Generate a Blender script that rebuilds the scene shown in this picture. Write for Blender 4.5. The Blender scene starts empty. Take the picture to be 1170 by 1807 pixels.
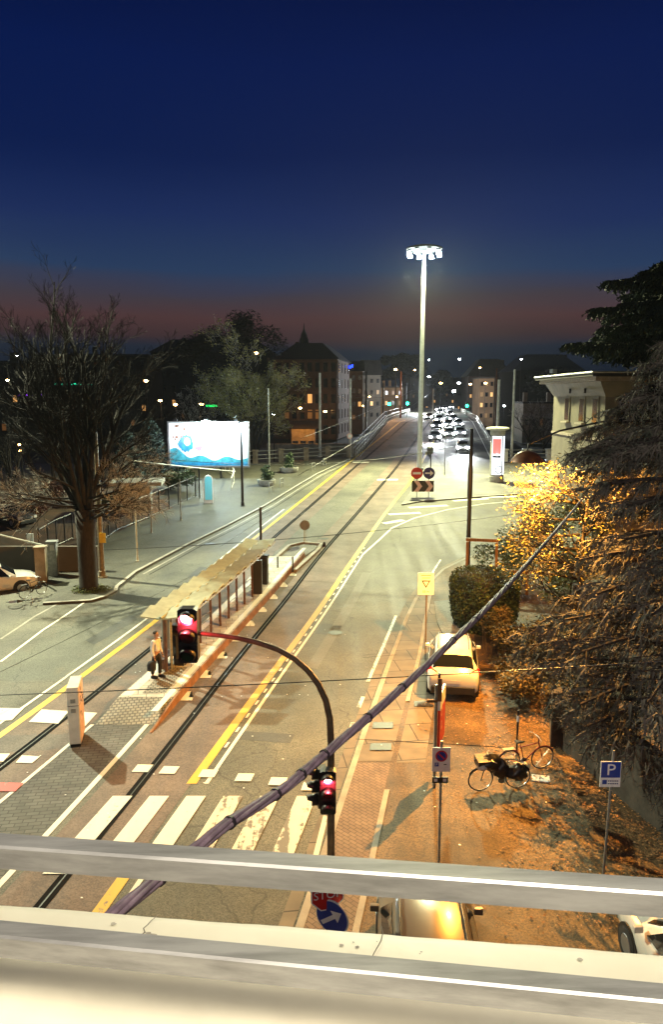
import bpy, bmesh, math, random
import numpy as np
from mathutils import Vector, Matrix
R = math.radians
# ---------------------------------------------------------------- camera
SC = bpy.context.scene
COL = SC.collection
FPX, CX, CY, HORIZON, CAMH = 1305.0, 585.0, 903.5, 700.0, 10.5
PIT = math.atan((CY - HORIZON) / FPX)
cam = bpy.data.objects.new('camera', bpy.data.cameras.new('camera'))
COL.objects.link(cam); SC.camera = cam
cam.location = (0, 0, CAMH); cam.rotation_euler = (R(90) - PIT, 0, 0)
cam.data.sensor_fit = 'VERTICAL'; cam.data.sensor_height = 36.0; cam.data.sensor_width = 36.0
cam.data.lens = FPX / 1807.0 * 36.0
cam.data.clip_start = 0.05; cam.data.clip_end = 4000
SC.view_settings.view_transform = 'Standard'; SC.view_settings.look = 'None'
SC.view_settings.exposure = 0.0; SC.view_settings.gamma = 1.0
SC.cycles.use_denoising = True; SC.cycles.max_bounces = 5
SC.cycles.volume_bounces = 0; SC.cycles.sample_clamp_indirect = 4.0
SC.cycles.caustics_reflective = False; SC.cycles.caustics_refractive = False

def lin(h):
    if isinstance(h, (tuple, list)): return tuple(h) if len(h) == 4 else tuple(h) + (1,)
    c = [int(h[i:i + 2], 16) / 255 for i in (0, 2, 4)]
    return tuple((x / 12.92 if x <= .04045 else ((x + .055) / 1.055) ** 2.4) for x in c) + (1,)

# ---------------------------------------------------------------- dusk sky
W = bpy.data.worlds.new('World'); SC.world = W; W.use_nodes = True
nt = W.node_tree; nt.nodes.clear()
def nd(t, k, **kw):
    n = t.nodes.new(k)
    for a, v in kw.items():
        if a in ('operation', 'blend_type', 'data_type', 'sky_type', 'sun_disc', 'sun_elevation', 'sun_rotation', 'feature', 'wave_type',
                 'bands_direction', 'noise_dimensions', 'distance', 'offset', 'offset_frequency', 'vector_type', 'wave_profile', 'interpolation_type'): setattr(n, a, v)
        else: n.inputs[a].default_value = v
    return n
tc = nd(nt, 'ShaderNodeTexCoord'); sx = nd(nt, 'ShaderNodeSeparateXYZ')
nt.links.new(tc.outputs['Generated'], sx.inputs[0])
rm = nd(nt, 'ShaderNodeValToRGB'); el = rm.color_ramp.elements
nz = nd(nt, 'ShaderNodeTexNoise', Scale=3.0, Detail=3.0)
mp = nd(nt, 'ShaderNodeMapping'); mp.inputs['Scale'].default_value = (1, 1, 7)
nt.links.new(tc.outputs['Generated'], mp.inputs[0]); nt.links.new(mp.outputs[0], nz.inputs['Vector'])
m1 = nd(nt, 'ShaderNodeMath', operation='MULTIPLY_ADD'); m1.inputs[1].default_value = .03; nt.links.new(nz.outputs[0], m1.inputs[0])
m1.inputs[2].default_value = -.015
m2 = nd(nt, 'ShaderNodeMath', operation='ADD'); nt.links.new(sx.outputs[2], m2.inputs[0]); nt.links.new(m1.outputs[0], m2.inputs[1])
nt.links.new(m2.outputs[0], rm.inputs[0])
stops = [(0.0, '0a121d'), (0.035, '101a28'), (0.062, '1c2433'), (0.078, '3a2a2e'), (0.100, '4a3234'), (0.125, '3e3640'), (0.160, '24395a'),
         (0.215, '182a58'), (0.29, '0a1c4b'), (0.38, '06184a'), (0.50, '020d36'), (1.0, '01061c')]
while len(el) > 1: el.remove(el[-1])
el[0].position = stops[0][0]; el[0].color = lin(stops[0][1])
for p_, c_ in stops[1:]: el.new(p_).color = lin(c_)
# a faint physical twilight on top of the measured gradient, strongest to the right where the sun went down
sky = nd(nt, 'ShaderNodeTexSky', sky_type='NISHITA', sun_disc=False, sun_elevation=R(-4.0), sun_rotation=R(25))
bgA = nd(nt, 'ShaderNodeBackground', Strength=1.0); bgB = nd(nt, 'ShaderNodeBackground', Strength=0.002)
nt.links.new(rm.outputs[0], bgA.inputs[0]); nt.links.new(sky.outputs[0], bgB.inputs[0])
ad = nd(nt, 'ShaderNodeAddShader'); wo = nd(nt, 'ShaderNodeOutputWorld')
nt.links.new(bgA.outputs[0], ad.inputs[0]); nt.links.new(bgB.outputs[0], ad.inputs[1]); nt.links.new(ad.outputs[0], wo.inputs[0])

# ---------------------------------------------------------------- ground shape and pixel helpers
RS = .055
CREST = 5.8
def gz(y):
    if y < 30: return 0.0
    t = y - 30
    z = t * t / 20 * RS if t < 10 else RS * (t - 5)
    return min(z, CREST)
CP, SP = math.cos(PIT), math.sin(PIT)
def ray(px, py):
    u = (px - CX) / FPX; v = (CY - py) / FPX
    return Vector((u, CP + v * SP, -SP + v * CP))
def P(px, py, h=0.0):
    d = ray(px, py); lo, hi = 1.0, 600.0
    for _ in range(50):
        m = (lo + hi) / 2
        if CAMH + d.z * m - gz(d.y * m) - h > 0: lo = m
        else: hi = m
    return Vector((d.x * lo, d.y * lo, CAMH + d.z * lo))
def at(px, py, Y):
    d = ray(px, py); t = Y / d.y
    return Vector((d.x * t, Y, CAMH + d.z * t))
def mpx(Y, py=800):            # metres per photo pixel at forward distance Y
    d = ray(CX, py); return Y / d.y / FPX

def lamp(name, loc, power, color, radius=.15, spot=None, target=None, blend=.5):
    l = bpy.data.lights.new(name, 'SPOT' if spot else 'POINT'); l.energy = power; l.color = color; l.shadow_soft_size = radius
    o = bpy.data.objects.new(name, l); COL.objects.link(o); o.location = loc
    if spot:
        l.spot_size = R(spot); l.spot_blend = blend
        d = (Vector(target) - Vector(loc)) if target is not None else Vector((0, 0, -1))
        o.rotation_euler = d.to_track_quat('-Z', 'Y').to_euler()
    return o
SODIUM = (1.0, .41, .06); WHITE = (.98, 1.0, .66)
MASTP = Vector((9.4, 78.8, 0)); MASTP.z = gz(78.8)
MTOP = at(749, 447, 78.8)
lamp('mast_light', (MTOP.x, MTOP.y, MTOP.z - 1.6), 140000, (1.0, 1.0, .52), .9, spot=150, target=(MTOP.x - .5, MTOP.y - 24, 0), blend=.55)
lamp('left_street_light', (-30, 46, 24), 135000, WHITE, .35, spot=62, target=(-3.0, 31, 0), blend=.9)
lamp('near_left_light', (-15.5, 13, 12), 5200, (1.0, .96, .72), .25, spot=66, target=(-7.5, 20.5, 0), blend=1.0)
LAMPD = Vector((6.1, 23.0, 8.55))
lamp('sodium_light', (LAMPD.x, LAMPD.y, LAMPD.z - .015), 16500, SODIUM, .04)
lamp('cedar_fill', (3.5, -1.0, 13.5), 6000, (1.0, .84, .78), .5, spot=48, target=(10.5, 19, 6.5), blend=.9)  # unseen fill spot added to brighten the near side of the cedar
lamp('balcony_lamp', (0.55, -.95, 12.7), 1250, (1.0, .89, .70), .85)

# ---------------------------------------------------------------- materials
MATS = {}
def mat(name, col, rough=.7, metal=0.0, var=.25, scale=4.0, bump=.0, bscale=40.0, emit=None, es=1.0, col2=None, detail=6.0, spec=.5, stretch=None, coat=0.0):
    if name in MATS: return MATS[name]
    m = bpy.data.materials.new(name); m.use_nodes = True; t = m.node_tree
    b = t.nodes['Principled BSDF']; c = lin(col)
    b.inputs['Roughness'].default_value = rough; b.inputs['Metallic'].default_value = metal
    b.inputs['Specular IOR Level'].default_value = spec
    if coat: b.inputs['Coat Weight'].default_value = coat; b.inputs['Coat Roughness'].default_value = .08
    co = nd(t, 'ShaderNodeTexCoord'); src = co.outputs['Object']
    if stretch:
        mm = nd(t, 'ShaderNodeMapping'); mm.inputs['Scale'].default_value = stretch; t.links.new(src, mm.inputs[0]); src = mm.outputs[0]
    if var > 0 or col2:
        n = nd(t, 'ShaderNodeTexNoise', Scale=scale, Detail=detail, Roughness=.62); t.links.new(src, n.inputs['Vector'])
        r = nd(t, 'ShaderNodeValToRGB'); e = r.color_ramp.elements
        c2 = lin(col2) if col2 else tuple(min(1, x * (1 + var)) for x in c[:3]) + (1,)
        c1 = c if col2 else tuple(x * (1 - var) for x in c[:3]) + (1,)
        e[0].position = .34; e[0].color = c1; e[1].position = .66; e[1].color = c2
        t.links.new(n.outputs[0], r.inputs[0]); t.links.new(r.outputs[0], b.inputs['Base Color'])
    else: b.inputs['Base Color'].default_value = c
    if bump:
        n2 = nd(t, 'ShaderNodeTexNoise', Scale=bscale, Detail=4.0); t.links.new(src, n2.inputs['Vector'])
        bb = nd(t, 'ShaderNodeBump', Strength=bump, Distance=.02); t.links.new(n2.outputs[0], bb.inputs['Height']); t.links.new(bb.outputs[0], b.inputs['Normal'])
    if emit: b.inputs['Emission Color'].default_value = lin(emit); b.inputs['Emission Strength'].default_value = es
    MATS[name] = m; return m

def asphalt(name, base, dark, speck=.5, fine=60.0, patch=.22, tint=None, cracks=True):
    """layered asphalt: large tonal patches, tyre-polished streaks along the road, fine aggregate, thin cracks"""
    m = bpy.data.materials.new(name); m.use_nodes = True; t = m.node_tree; b = t.nodes['Principled BSDF']
    co = nd(t, 'ShaderNodeTexCoord'); s = co.outputs['Object']
    big = nd(t, 'ShaderNodeTexNoise', Scale=patch, Detail=5.0, Roughness=.6); t.links.new(s, big.inputs['Vector'])
    r1 = nd(t, 'ShaderNodeValToRGB'); e = r1.color_ramp.elements; e[0].position = .35; e[0].color = lin(dark); e[1].position = .65; e[1].color = lin(base)
    t.links.new(big.outputs[0], r1.inputs[0])
    mm = nd(t, 'ShaderNodeMapping'); mm.inputs['Rotation'].default_value = (0, 0, R(10)); mm.inputs['Scale'].default_value = (1.3, .05, 1)
    t.links.new(s, mm.inputs[0]); st = nd(t, 'ShaderNodeTexNoise', Scale=1.0, Detail=3.0); t.links.new(mm.outputs[0], st.inputs['Vector'])
    r2 = nd(t, 'ShaderNodeMapRange'); r2.inputs[1].default_value = .35; r2.inputs[2].default_value = .65; r2.inputs[3].default_value = .9; r2.inputs[4].default_value = 1.1
    t.links.new(st.outputs[0], r2.inputs[0])
    x1 = nd(t, 'ShaderNodeMix', data_type='RGBA', blend_type='MULTIPLY'); x1.inputs[0].default_value = 1
    t.links.new(r1.outputs[0], x1.inputs[6]); t.links.new(r2.outputs[0], x1.inputs[7])
    fi = nd(t, 'ShaderNodeTexVoronoi', Scale=fine); t.links.new(s, fi.inputs['Vector'])
    fb = nd(t, 'ShaderNodeSeparateColor'); t.links.new(fi.outputs['Color'], fb.inputs[0])
    r3 = nd(t, 'ShaderNodeMapRange'); r3.inputs[3].default_value = 1 - speck; r3.inputs[4].default_value = 1 + speck
    t.links.new(fb.outputs[0], r3.inputs[0])
    x2 = nd(t, 'ShaderNodeMix', data_type='RGBA', blend_type='MULTIPLY'); x2.inputs[0].default_value = 1
    t.links.new(x1.outputs[2], x2.inputs[6]); t.links.new(r3.outputs[0], x2.inputs[7])
    out = x2.outputs[2]
    if cracks:
        cn = nd(t, 'ShaderNodeTexNoise', Scale=.9, Detail=4.0); t.links.new(s, cn.inputs['Vector'])
        va = nd(t, 'ShaderNodeVectorMath', operation='MULTIPLY_ADD'); va.inputs[1].default_value = (1.6, 1.6, 0); t.links.new(cn.outputs[1], va.inputs[0]); t.links.new(s, va.inputs[2])
        cv = nd(t, 'ShaderNodeTexVoronoi', Scale=.22, feature='DISTANCE_TO_EDGE'); t.links.new(va.outputs[0], cv.inputs['Vector'])
        r4 = nd(t, 'ShaderNodeMapRange'); r4.inputs[1].default_value = .0; r4.inputs[2].default_value = .006; r4.inputs[3].default_value = .45; r4.inputs[4].default_value = 1
        t.links.new(cv.outputs[0], r4.inputs[0])
        x3 = nd(t, 'ShaderNodeMix', data_type='RGBA', blend_type='MULTIPLY'); x3.inputs[0].default_value = 1
        t.links.new(out, x3.inputs[6]); t.links.new(r4.outputs[0], x3.inputs[7]); out = x3.outputs[2]
    t.links.new(out, b.inputs['Base Color'])
    rr = nd(t, 'ShaderNodeMapRange'); rr.inputs[3].default_value = .55; rr.inputs[4].default_value = .85; t.links.new(st.outputs[0], rr.inputs[0]); t.links.new(rr.outputs[0], b.inputs['Roughness'])
    bb = nd(t, 'ShaderNodeBump', Strength=.35, Distance=.01); t.links.new(fb.outputs[1], bb.inputs['Height']); t.links.new(bb.outputs[0], b.inputs['Normal'])
    MATS[name] = m; return m

def brickmat(name, c1, c2, mortar, w=.24, h=.12, rot=0.0, rough=.75, msize=.008, bump=.4, vert=False):
    m = bpy.data.materials.new(name); m.use_nodes = True; t = m.node_tree; b = t.nodes['Principled BSDF']; b.inputs['Roughness'].default_value = rough
    co = nd(t, 'ShaderNodeTexCoord'); mm = nd(t, 'ShaderNodeMapping'); mm.inputs['Rotation'].default_value = (R(90) if vert else 0, 0, rot); t.links.new(co.outputs['Object'], mm.inputs[0])
    bt = nd(t, 'ShaderNodeTexBrick', Scale=1.0); bt.inputs['Brick Width'].default_value = w; bt.inputs['Row Height'].default_value = h; bt.inputs['Mortar Size'].default_value = msize
    bt.inputs['Color1'].default_value = lin(c1); bt.inputs['Color2'].default_value = lin(c2); bt.inputs['Mortar'].default_value = lin(mortar)
    t.links.new(mm.outputs[0], bt.inputs['Vector'])
    n = nd(t, 'ShaderNodeTexNoise', Scale=1.4, Detail=6.0); t.links.new(co.outputs['Object'], n.inputs['Vector'])
    r = nd(t, 'ShaderNodeMapRange'); r.inputs[1].default_value = .3; r.inputs[2].default_value = .7; r.inputs[3].default_value = .65; r.inputs[4].default_value = 1.15; t.links.new(n.outputs[0], r.inputs[0])
    x = nd(t, 'ShaderNodeMix', data_type='RGBA', blend_type='MULTIPLY'); x.inputs[0].default_value = 1
    t.links.new(bt.outputs[0], x.inputs[6]); t.links.new(r.outputs[0], x.inputs[7]); t.links.new(x.outputs[2], b.inputs['Base Color'])
    bb = nd(t, 'ShaderNodeBump', Strength=bump, Distance=.01); bb.invert = True; t.links.new(bt.outputs['Fac'], bb.inputs['Height']); t.links.new(bb.outputs[0], b.inputs['Normal'])
    MATS[name] = m; return m

def paint(name, col, wear=.5, scale=7.0, rough=.55, em=None):
    """worn road paint: holes show the darker road beneath"""
    m = bpy.data.materials.new(name); m.use_nodes = True; t = m.node_tree; b = t.nodes['Principled BSDF']; b.inputs['Roughness'].default_value = rough
    co = nd(t, 'ShaderNodeTexCoord'); n = nd(t, 'ShaderNodeTexNoise', Scale=scale, Detail=9.0, Roughness=.7); t.links.new(co.outputs['Object'], n.inputs['Vector'])
    mm = nd(t, 'ShaderNodeMapping'); mm.inputs['Rotation'].default_value = (0, 0, R(10)); mm.inputs['Scale'].default_value = (4, .35, 1); t.links.new(co.outputs['Object'], mm.inputs[0])
    n3 = nd(t, 'ShaderNodeTexNoise', Scale=1.2, Detail=3.0); t.links.new(mm.outputs[0], n3.inputs['Vector'])
    av = nd(t, 'ShaderNodeMath', operation='MULTIPLY_ADD'); av.inputs[1].default_value = .5; t.links.new(n3.outputs[0], av.inputs[0])
    hv = nd(t, 'ShaderNodeMath', operation='MULTIPLY'); hv.inputs[1].default_value = .5; t.links.new(n.outputs[0], hv.inputs[0]); t.links.new(hv.outputs[0], av.inputs[2])
    r = nd(t, 'ShaderNodeValToRGB'); e = r.color_ramp.elements; lo = .30 + .14 * wear
    e[0].position = lo; e[0].color = lin((.16, .14, .11)); e[1].position = lo + .05; e[1].color = lin(col)
    e2 = r.color_ramp.elements.new(.72); cc = lin(col); e2.color = tuple(min(1, x * 1.12) for x in cc[:3]) + (1,)
    t.links.new(av.outputs[0], r.inputs[0]); t.links.new(r.outputs[0], b.inputs['Base Color'])
    MATS[name] = m; return m

# ---------------------------------------------------------------- mesh helpers
class MB:
    def __init__(s): s.v = []; s.f = []
    def add(s, vs, fs):
        o = len(s.v); s.v.extend([tuple(v) for v in vs]); s.f.extend([tuple(i + o for i in f) for f in fs]); return s
    def box(s, c, d, rot=None, taper=1.0):
        x, y, z = (k / 2 for k in d)
        vs = [(-x, -y, -z), (x, -y, -z), (x, y, -z), (-x, y, -z), (-x * taper, -y * taper, z), (x * taper, -y * taper, z), (x * taper, y * taper, z), (-x * taper, y * taper, z)]
        M = Matrix.Translation(c)
        if rot is not None: M = M @ (rot.to_4x4() if not isinstance(rot, (int, float)) else Matrix.Rotation(rot, 4, 'Z'))
        return s.add([M @ Vector(v) for v in vs], [(0, 3, 2, 1), (4, 5, 6, 7), (0, 1, 5, 4), (1, 2, 6, 5), (2, 3, 7, 6), (3, 0, 4, 7)])
    def tube(s, pts, r, n=8, cap=True):
        pts = [Vector(p) for p in pts]; rs = r if isinstance(r, (list, tuple)) else [r] * len(pts); o = len(s.v); up = None
        for i, p in enumerate(pts):
            d = (pts[min(i + 1, len(pts) - 1)] - pts[max(i - 1, 0)])
            d = d.normalized() if d.length > 1e-9 else Vector((0, 0, 1))
            if up is None: up = Vector((1, 0, 0)) if abs(d.x) < .9 else Vector((0, 1, 0))
            a = (up - d * up.dot(d)); a = a.normalized() if a.length > 1e-6 else d.orthogonal().normalized(); up = a; b = d.cross(a)
            for k in range(n):
                t = 2 * math.pi * k / n; s.v.append(tuple(p + (a * math.cos(t) + b * math.sin(t)) * rs[i]))
        for i in range(len(pts) - 1):
            for k in range(n):
                k2 = (k + 1) % n; s.f.append((o + i * n + k, o + i * n + k2, o + (i + 1) * n + k2, o + (i + 1) * n + k))
        if cap:
            s.f.append(tuple(o + k for k in range(n - 1, -1, -1))); q = o + (len(pts) - 1) * n; s.f.append(tuple(q + k for k in range(n)))
        return s
    def cyl(s, p0, p1, r, r1=None, n=12): return s.tube([p0, p1], [r, r if r1 is None else r1], n)
    def lathe(s, prof, c=(0, 0, 0), n=24):
        o = len(s.v)
        for (r, z) in prof:
            for k in range(n):
                t = 2 * math.pi * k / n; s.v.append((c[0] + r * math.cos(t), c[1] + r * math.sin(t), c[2] + z))
        for i in range(len(prof) - 1):
            for k in range(n):
                k2 = (k + 1) % n; s.f.append((o + i * n + k, o + i * n + k2, o + (i + 1) * n + k2, o + (i + 1) * n + k))
        s.f.append(tuple(o + k for k in range(n - 1, -1, -1))); q = o + (len(prof) - 1) * n; s.f.append(tuple(q + k for k in range(n)))
        return s
    def prism(s, poly, a, b, M=None):      # poly in local x,z ; extruded along y from a to b
        n = len(poly); vs = [Vector((x, a, z)) for x, z in poly] + [Vector((x, b, z)) for x, z in poly]
        if M is not None: vs = [M @ v for v in vs]
        fs = [tuple(range(n)), tuple(range(2 * n - 1, n - 1, -1))] + [(i, i + n, (i + 1) % n + n, (i + 1) % n) for i in range(n)]
        return s.add(vs, fs)
    def disc(s, c, r, a, b, n=28, M=None): # disc facing -y
        return s.prism([(c[0] + r * math.cos(2 * math.pi * k / n), c[1] + r * math.sin(2 * math.pi * k / n)) for k in range(n)], a, b, M)
    def build(s, name, m, parent=None, smooth=False, bevel=0.0, loc=None, fix=True):
        me = bpy.data.meshes.new(name); me.from_pydata(s.v, [], s.f); me.update()
        if fix and len(s.f) < 20000:
            bm = bmesh.new(); bm.from_mesh(me); bmesh.ops.recalc_face_normals(bm, faces=bm.faces); bm.to_mesh(me); bm.free()
        if m is not None: me.materials.append(MATS[m] if isinstance(m, str) else m)
        o = bpy.data.objects.new(name, me); COL.objects.link(o)
        if smooth:
            me.polygons.foreach_set('use_smooth', [True] * len(me.polygons))
            if smooth != 'all':
                me.set_sharp_from_angle(angle=R(40))
        if bevel:
            b = o.modifiers.new('bevel', 'BEVEL'); b.width = bevel; b.segments = 2; b.limit_method = 'ANGLE'
        if parent is not None: o.parent = parent
        if loc is not None: o.location = loc
        return o

def tag(o, label=None, cat=None, group=None, kind=None):
    if label: o['label'] = label
    if cat: o['category'] = cat
    if group: o['group'] = group
    if kind: o['kind'] = kind
    return o
def thing(name, label, cat, loc=(0, 0, 0), rz=0.0, group=None):
    o = bpy.data.objects.new(name, None); COL.objects.link(o); o.location = loc; o.rotation_euler = (0, 0, rz); o.empty_display_size = .2
    return tag(o, label, cat, group)
def kids(o): return [c for c in bpy.data.objects if c.parent == o]
def dup(o, loc, rz=None, label=None, group=None, parent=None, scale=None):
    c = o.copy(); COL.objects.link(c)
    if parent is None:
        c.location = loc
        if rz is not None: c.rotation_euler = (0, 0, rz)
        if scale: c.scale = (scale,) * 3
    else: c.parent = parent
    if label: c['label'] = label
    if group: c['group'] = group
    for k in kids(o): dup(k, None, parent=c)
    return c
def textmesh(txt, size, M, m, parent, name='lettering', extrude=.002, align='CENTER', sx=1.0):
    cu = bpy.data.curves.new('t', 'FONT'); cu.body = txt; cu.size = size; cu.align_x = align; cu.align_y = 'CENTER'; cu.extrude = extrude; cu.resolution_u = 3
    to = bpy.data.objects.new('t', cu); COL.objects.link(to)
    dg = bpy.context.evaluated_depsgraph_get(); dg.update()
    me = bpy.data.meshes.new_from_object(to.evaluated_get(dg)); bpy.data.objects.remove(to)
    me.transform(M @ Matrix.Rotation(R(90), 4, 'X') @ Matrix.Diagonal((sx, 1, 1, 1)))
    me.materials.clear(); me.materials.append(MATS[m]); me.name = name
    o = bpy.data.objects.new(name, me); COL.objects.link(o); o.parent = parent; return o

YCUTS = [30 + k for k in range(11)] + [140.4]
def draped(name, polys, m, dz=0.0, skirt=0.0, kind='structure', zf=None):
    """polygons in plan laid on the ground surface; skirt > 0 makes a kerb-like raised slab"""
    bm = bmesh.new(); zf = zf or gz
    for poly in polys:
        b2 = bmesh.new(); vs = [b2.verts.new((p[0], p[1], 0)) for p in poly]
        f = b2.faces.new(vs)
        if f.normal.z < 0 or f.calc_area() == 0: pass
        bmesh.ops.triangulate(b2, faces=b2.faces[:])
        ys = [p[1] for p in poly]
        for yc in YCUTS:
            if min(ys) < yc < max(ys):
                bmesh.ops.bisect_plane(b2, geom=b2.verts[:] + b2.edges[:] + b2.faces[:], plane_co=(0, yc, 0), plane_no=(0, 1, 0))
        for v in b2.verts: v.co.z = zf(v.co.y) + dz
        for f in b2.faces:
            f.normal_update()
            if f.normal.z < 0: f.normal_flip()
        if skirt:
            ed = [e for e in b2.edges if e.is_boundary]
            r = bmesh.ops.extrude_edge_only(b2, edges=ed)
            for v in [g for g in r['geom'] if isinstance(g, bmesh.types.BMVert)]: v.co.z -= skirt
        t = bpy.data.meshes.new('t'); b2.to_mesh(t); b2.free(); bm.from_mesh(t); bpy.data.meshes.remove(t)
    bmesh.ops.recalc_face_normals(bm, faces=bm.faces[:]) if skirt else None
    me = bpy.data.meshes.new(name); bm.to_mesh(me); bm.free(); me.materials.append(MATS[m])
    o = bpy.data.objects.new(name, me); COL.objects.link(o)
    if kind: o['kind'] = kind
    return o
def pxs(pts): return [P(*q).xy for q in pts]

ORD = ['first', 'second', 'third', 'fourth', 'fifth', 'sixth', 'seventh', 'eighth', 'ninth', 'tenth']
# ---------------------------------------------------------------- lines of the road, as x(y)
def table(pts):
    pts = sorted([(q.y, q.x) for q in pts]); ys = [a for a, b in pts]; xs = [b for a, b in pts]
    y0, y1 = ys[0], ys[-1]
    s0 = (xs[1] - xs[0]) / (ys[1] - ys[0]); s1 = .2
    gy = np.arange(-5, 420, 1.0)
    gx = np.where(gy < y0, xs[0] + (gy - y0) * s0, np.where(gy > y1, xs[-1] + (gy - y1) * s1, np.interp(gy, ys, xs)))
    k = np.ones(9) / 9; pad = np.concatenate([gx[0] + (np.arange(-4, 0)) * (gx[1] - gx[0]), gx, gx[-1] + np.arange(1, 5) * (gx[-1] - gx[-2])])
    gx = np.convolve(pad, k, 'valid')
    return lambda y: float(np.interp(y, gy, gx))
rail1 = table([P(*q) for q in [(0, 1355), (110, 1272), (270, 1140), (470, 960), (540, 900), (620, 830), (690, 770)]])
rail2 = table([P(*q) for q in [(75, 1595), (180, 1470), (310, 1303), (440, 1135), (560, 985), (640, 895), (700, 825), (735, 775)]])
yel = table([P(*q) for q in [(180, 1600), (335, 1385), (500, 1160), (600, 1020), (680, 905), (725, 850)]])
yelL = lambda y: rail1(y) - 1.32
def ribbon(fl, fr, y0, y1, step=2.0):
    n = max(2, int((y1 - y0) / step) + 1); ys = [y0 + (y1 - y0) * i / (n - 1) for i in range(n)]
    out = []
    for a, b in zip(ys, ys[1:]): out.append([(fl(a), a), (fr(a), a), (fr(b), b), (fl(b), b)])
    return out
# ================================================================ THE GROUND
asphalt('asphalt', (.138, .132, .100), (.060, .058, .046), speck=.5, fine=42)
asphalt('lane_red', (.175, .125, .098), (.095, .066, .052), speck=.28, fine=30, patch=.6, cracks=False)
asphalt('forecourt', (.14, .085, .036), (.034, .020, .010), speck=.55, fine=34, patch=.5)
asphalt('pavement_dark', (.085, .082, .062), (.045, .044, .034), speck=.35, fine=24, patch=.3)
asphalt('plaza_paving', (.19, .18, .155), (.10, .098, .088), speck=.35, fine=24, patch=.35)
mat('dark_earth', (.018, .020, .022), .95, var=.5, scale=.05)
mat('courtyard_soil', (.13, .07, .045), .95, col2=(.05, .035, .025), scale=.6, bump=.6, bscale=6)
mat('kerb_stone', (.33, .31, .27), .8, var=.25, scale=1.5, bump=.3, bscale=30)
mat('groove', (.012, .012, .013), .95, var=.2, spec=.05); mat('rail_steel', (.10, .10, .10), .45, metal=.8, var=.15)
mat('manhole_iron', (.05, .05, .05), .5, metal=.6, var=.3, scale=30)
brickmat('herringbone', (.21, .145, .10), (.165, .11, .08), (.05, .035, .025), .22, .11, R(45))
brickmat('slab_paving', (.185, .155, .115), (.15, .125, .095), (.04, .033, .027), 1.6, 1.15, R(-8), msize=.02)
brickmat('tactile', (.32, .31, .27), (.27, .26, .22), (.10, .10, .09), .16, .16, R(-10), msize=.02)
brickmat('platform_paving', (.56, .55, .50), (.48, .47, .43), (.16, .16, .14), .6, .4, R(-10), msize=.012)
brickmat('dark_setts', (.12, .12, .115), (.085, .085, .08), (.04, .04, .04), .32, .16, R(-8), msize=.014)
paint('paint_white', (.72, .71, .62), .30); paint('paint_worn', (.62, .60, .50), 1.0, 4); paint('paint_yellow', (.60, .40, .04), .35); paint('paint_red', (.50, .04, .03), .25)

g = MB(); S_ = 1800
g.add([(-S_, -60, -.7), (S_, -60, -.7), (S_, S_, -.7), (-S_, S_, -.7)], [(0, 1, 2, 3)]); tag(g.build('ground', 'dark_earth'), kind='structure')
Lb = lambda y: 2.8 + (y - 91) * .149
Rb = lambda y: 20.3 + (y - 88) * .143
base = [(-75, -8), (60, -8), (60, 88), (20.3, 88), (Rb(140), 140), (Rb(420), 420), (Lb(420), 420), (Lb(140), 140), (2.8, 91), (-8.8, 86), (-75, 84)]
draped('road', [base], 'asphalt', 0, 1.0)
# bridge side walls down to the low ground
for nm, fn in (('bridge_side_left', Lb), ('bridge_side_right', Rb)):
    b = MB(); ys = [92 + k * 16.4 for k in range(21)]
    s = -1 if fn is Lb else 1
    for a, c in zip(ys, ys[1:]):
        xa, xc = fn(a) + s * .01, fn(c) + s * .01
        b.add([(xa, a, -.7), (xc, c, -.7), (xc, c, gz(c) - .02), (xa, a, gz(a) - .02)], [(0, 1, 2, 3)])
    tag(b.build(nm, 'kerb_stone'), kind='structure')
KR = [P(*q) for q in [(520, 1650), (565, 1520), (620, 1343), (668, 1214), (716, 1080), (745, 1040)]]
kR = table(KR)
kr_pts = [(kR(y), y) for y in (-5, 4, 10, 16, 22, 28, 34, 37)] + [(4.9, 38.8), (6.5, 42.4), (8.4, 45.0), (11.5, 47.4), (16, 49.2), (24, 51), (60, 55)]
def k2(y): return kR(y) + (1.15 if y < 30 else 1.15 - (y - 30) * .06)
draped('forecourt', [[*kr_pts, (60, -5)]], 'forecourt', .10, .3)
def offs(pts, d):
    out = []
    for i, (x, y) in enumerate(pts):
        a = Vector(pts[max(i - 1, 0)]); b = Vector(pts[min(i + 1, len(pts) - 1)]); t = (b - a).normalized(); out.append((x + t.y * d, y - t.x * d))
    return out
def dens(pts, n=4):
    o = []
    for a, b in zip(pts, pts[1:]):
        for k in range(n): o.append((a[0] + (b[0] - a[0]) * k / n, a[1] + (b[1] - a[1]) * k / n))
    return o + [pts[-1]]
def line_polys(pts, w):
    a = offs(pts, -w / 2); b = offs(pts, w / 2)
    return [[a[i], b[i], b[i + 1], a[i + 1]] for i in range(len(pts) - 1)]
draped('kerb', line_polys(offs(kr_pts, .09), .17), 'kerb_stone', .106)
draped('kerb', line_polys(offs(kr_pts, -.22), .30), 'slab_paving', .004)
draped('pavement', ribbon(lambda y: kR(y) + .19, k2, -4, 19.9), 'herringbone', .106)
draped('pavement', ribbon(lambda y: kR(y) + .19, k2, 20.0, 38), 'slab_paving', .106)
draped('pavement', ribbon(lambda y: k2(y) + .16, lambda y: k2(y) + 1.0, 19.9, 36), 'slab_paving', .104)
draped('kerb', ribbon(k2, lambda y: k2(y) + .14, -4, 18.4) + ribbon(k2, lambda y: k2(y) + .14, 24.2, 38), 'kerb_stone', .125, .1)
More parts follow.
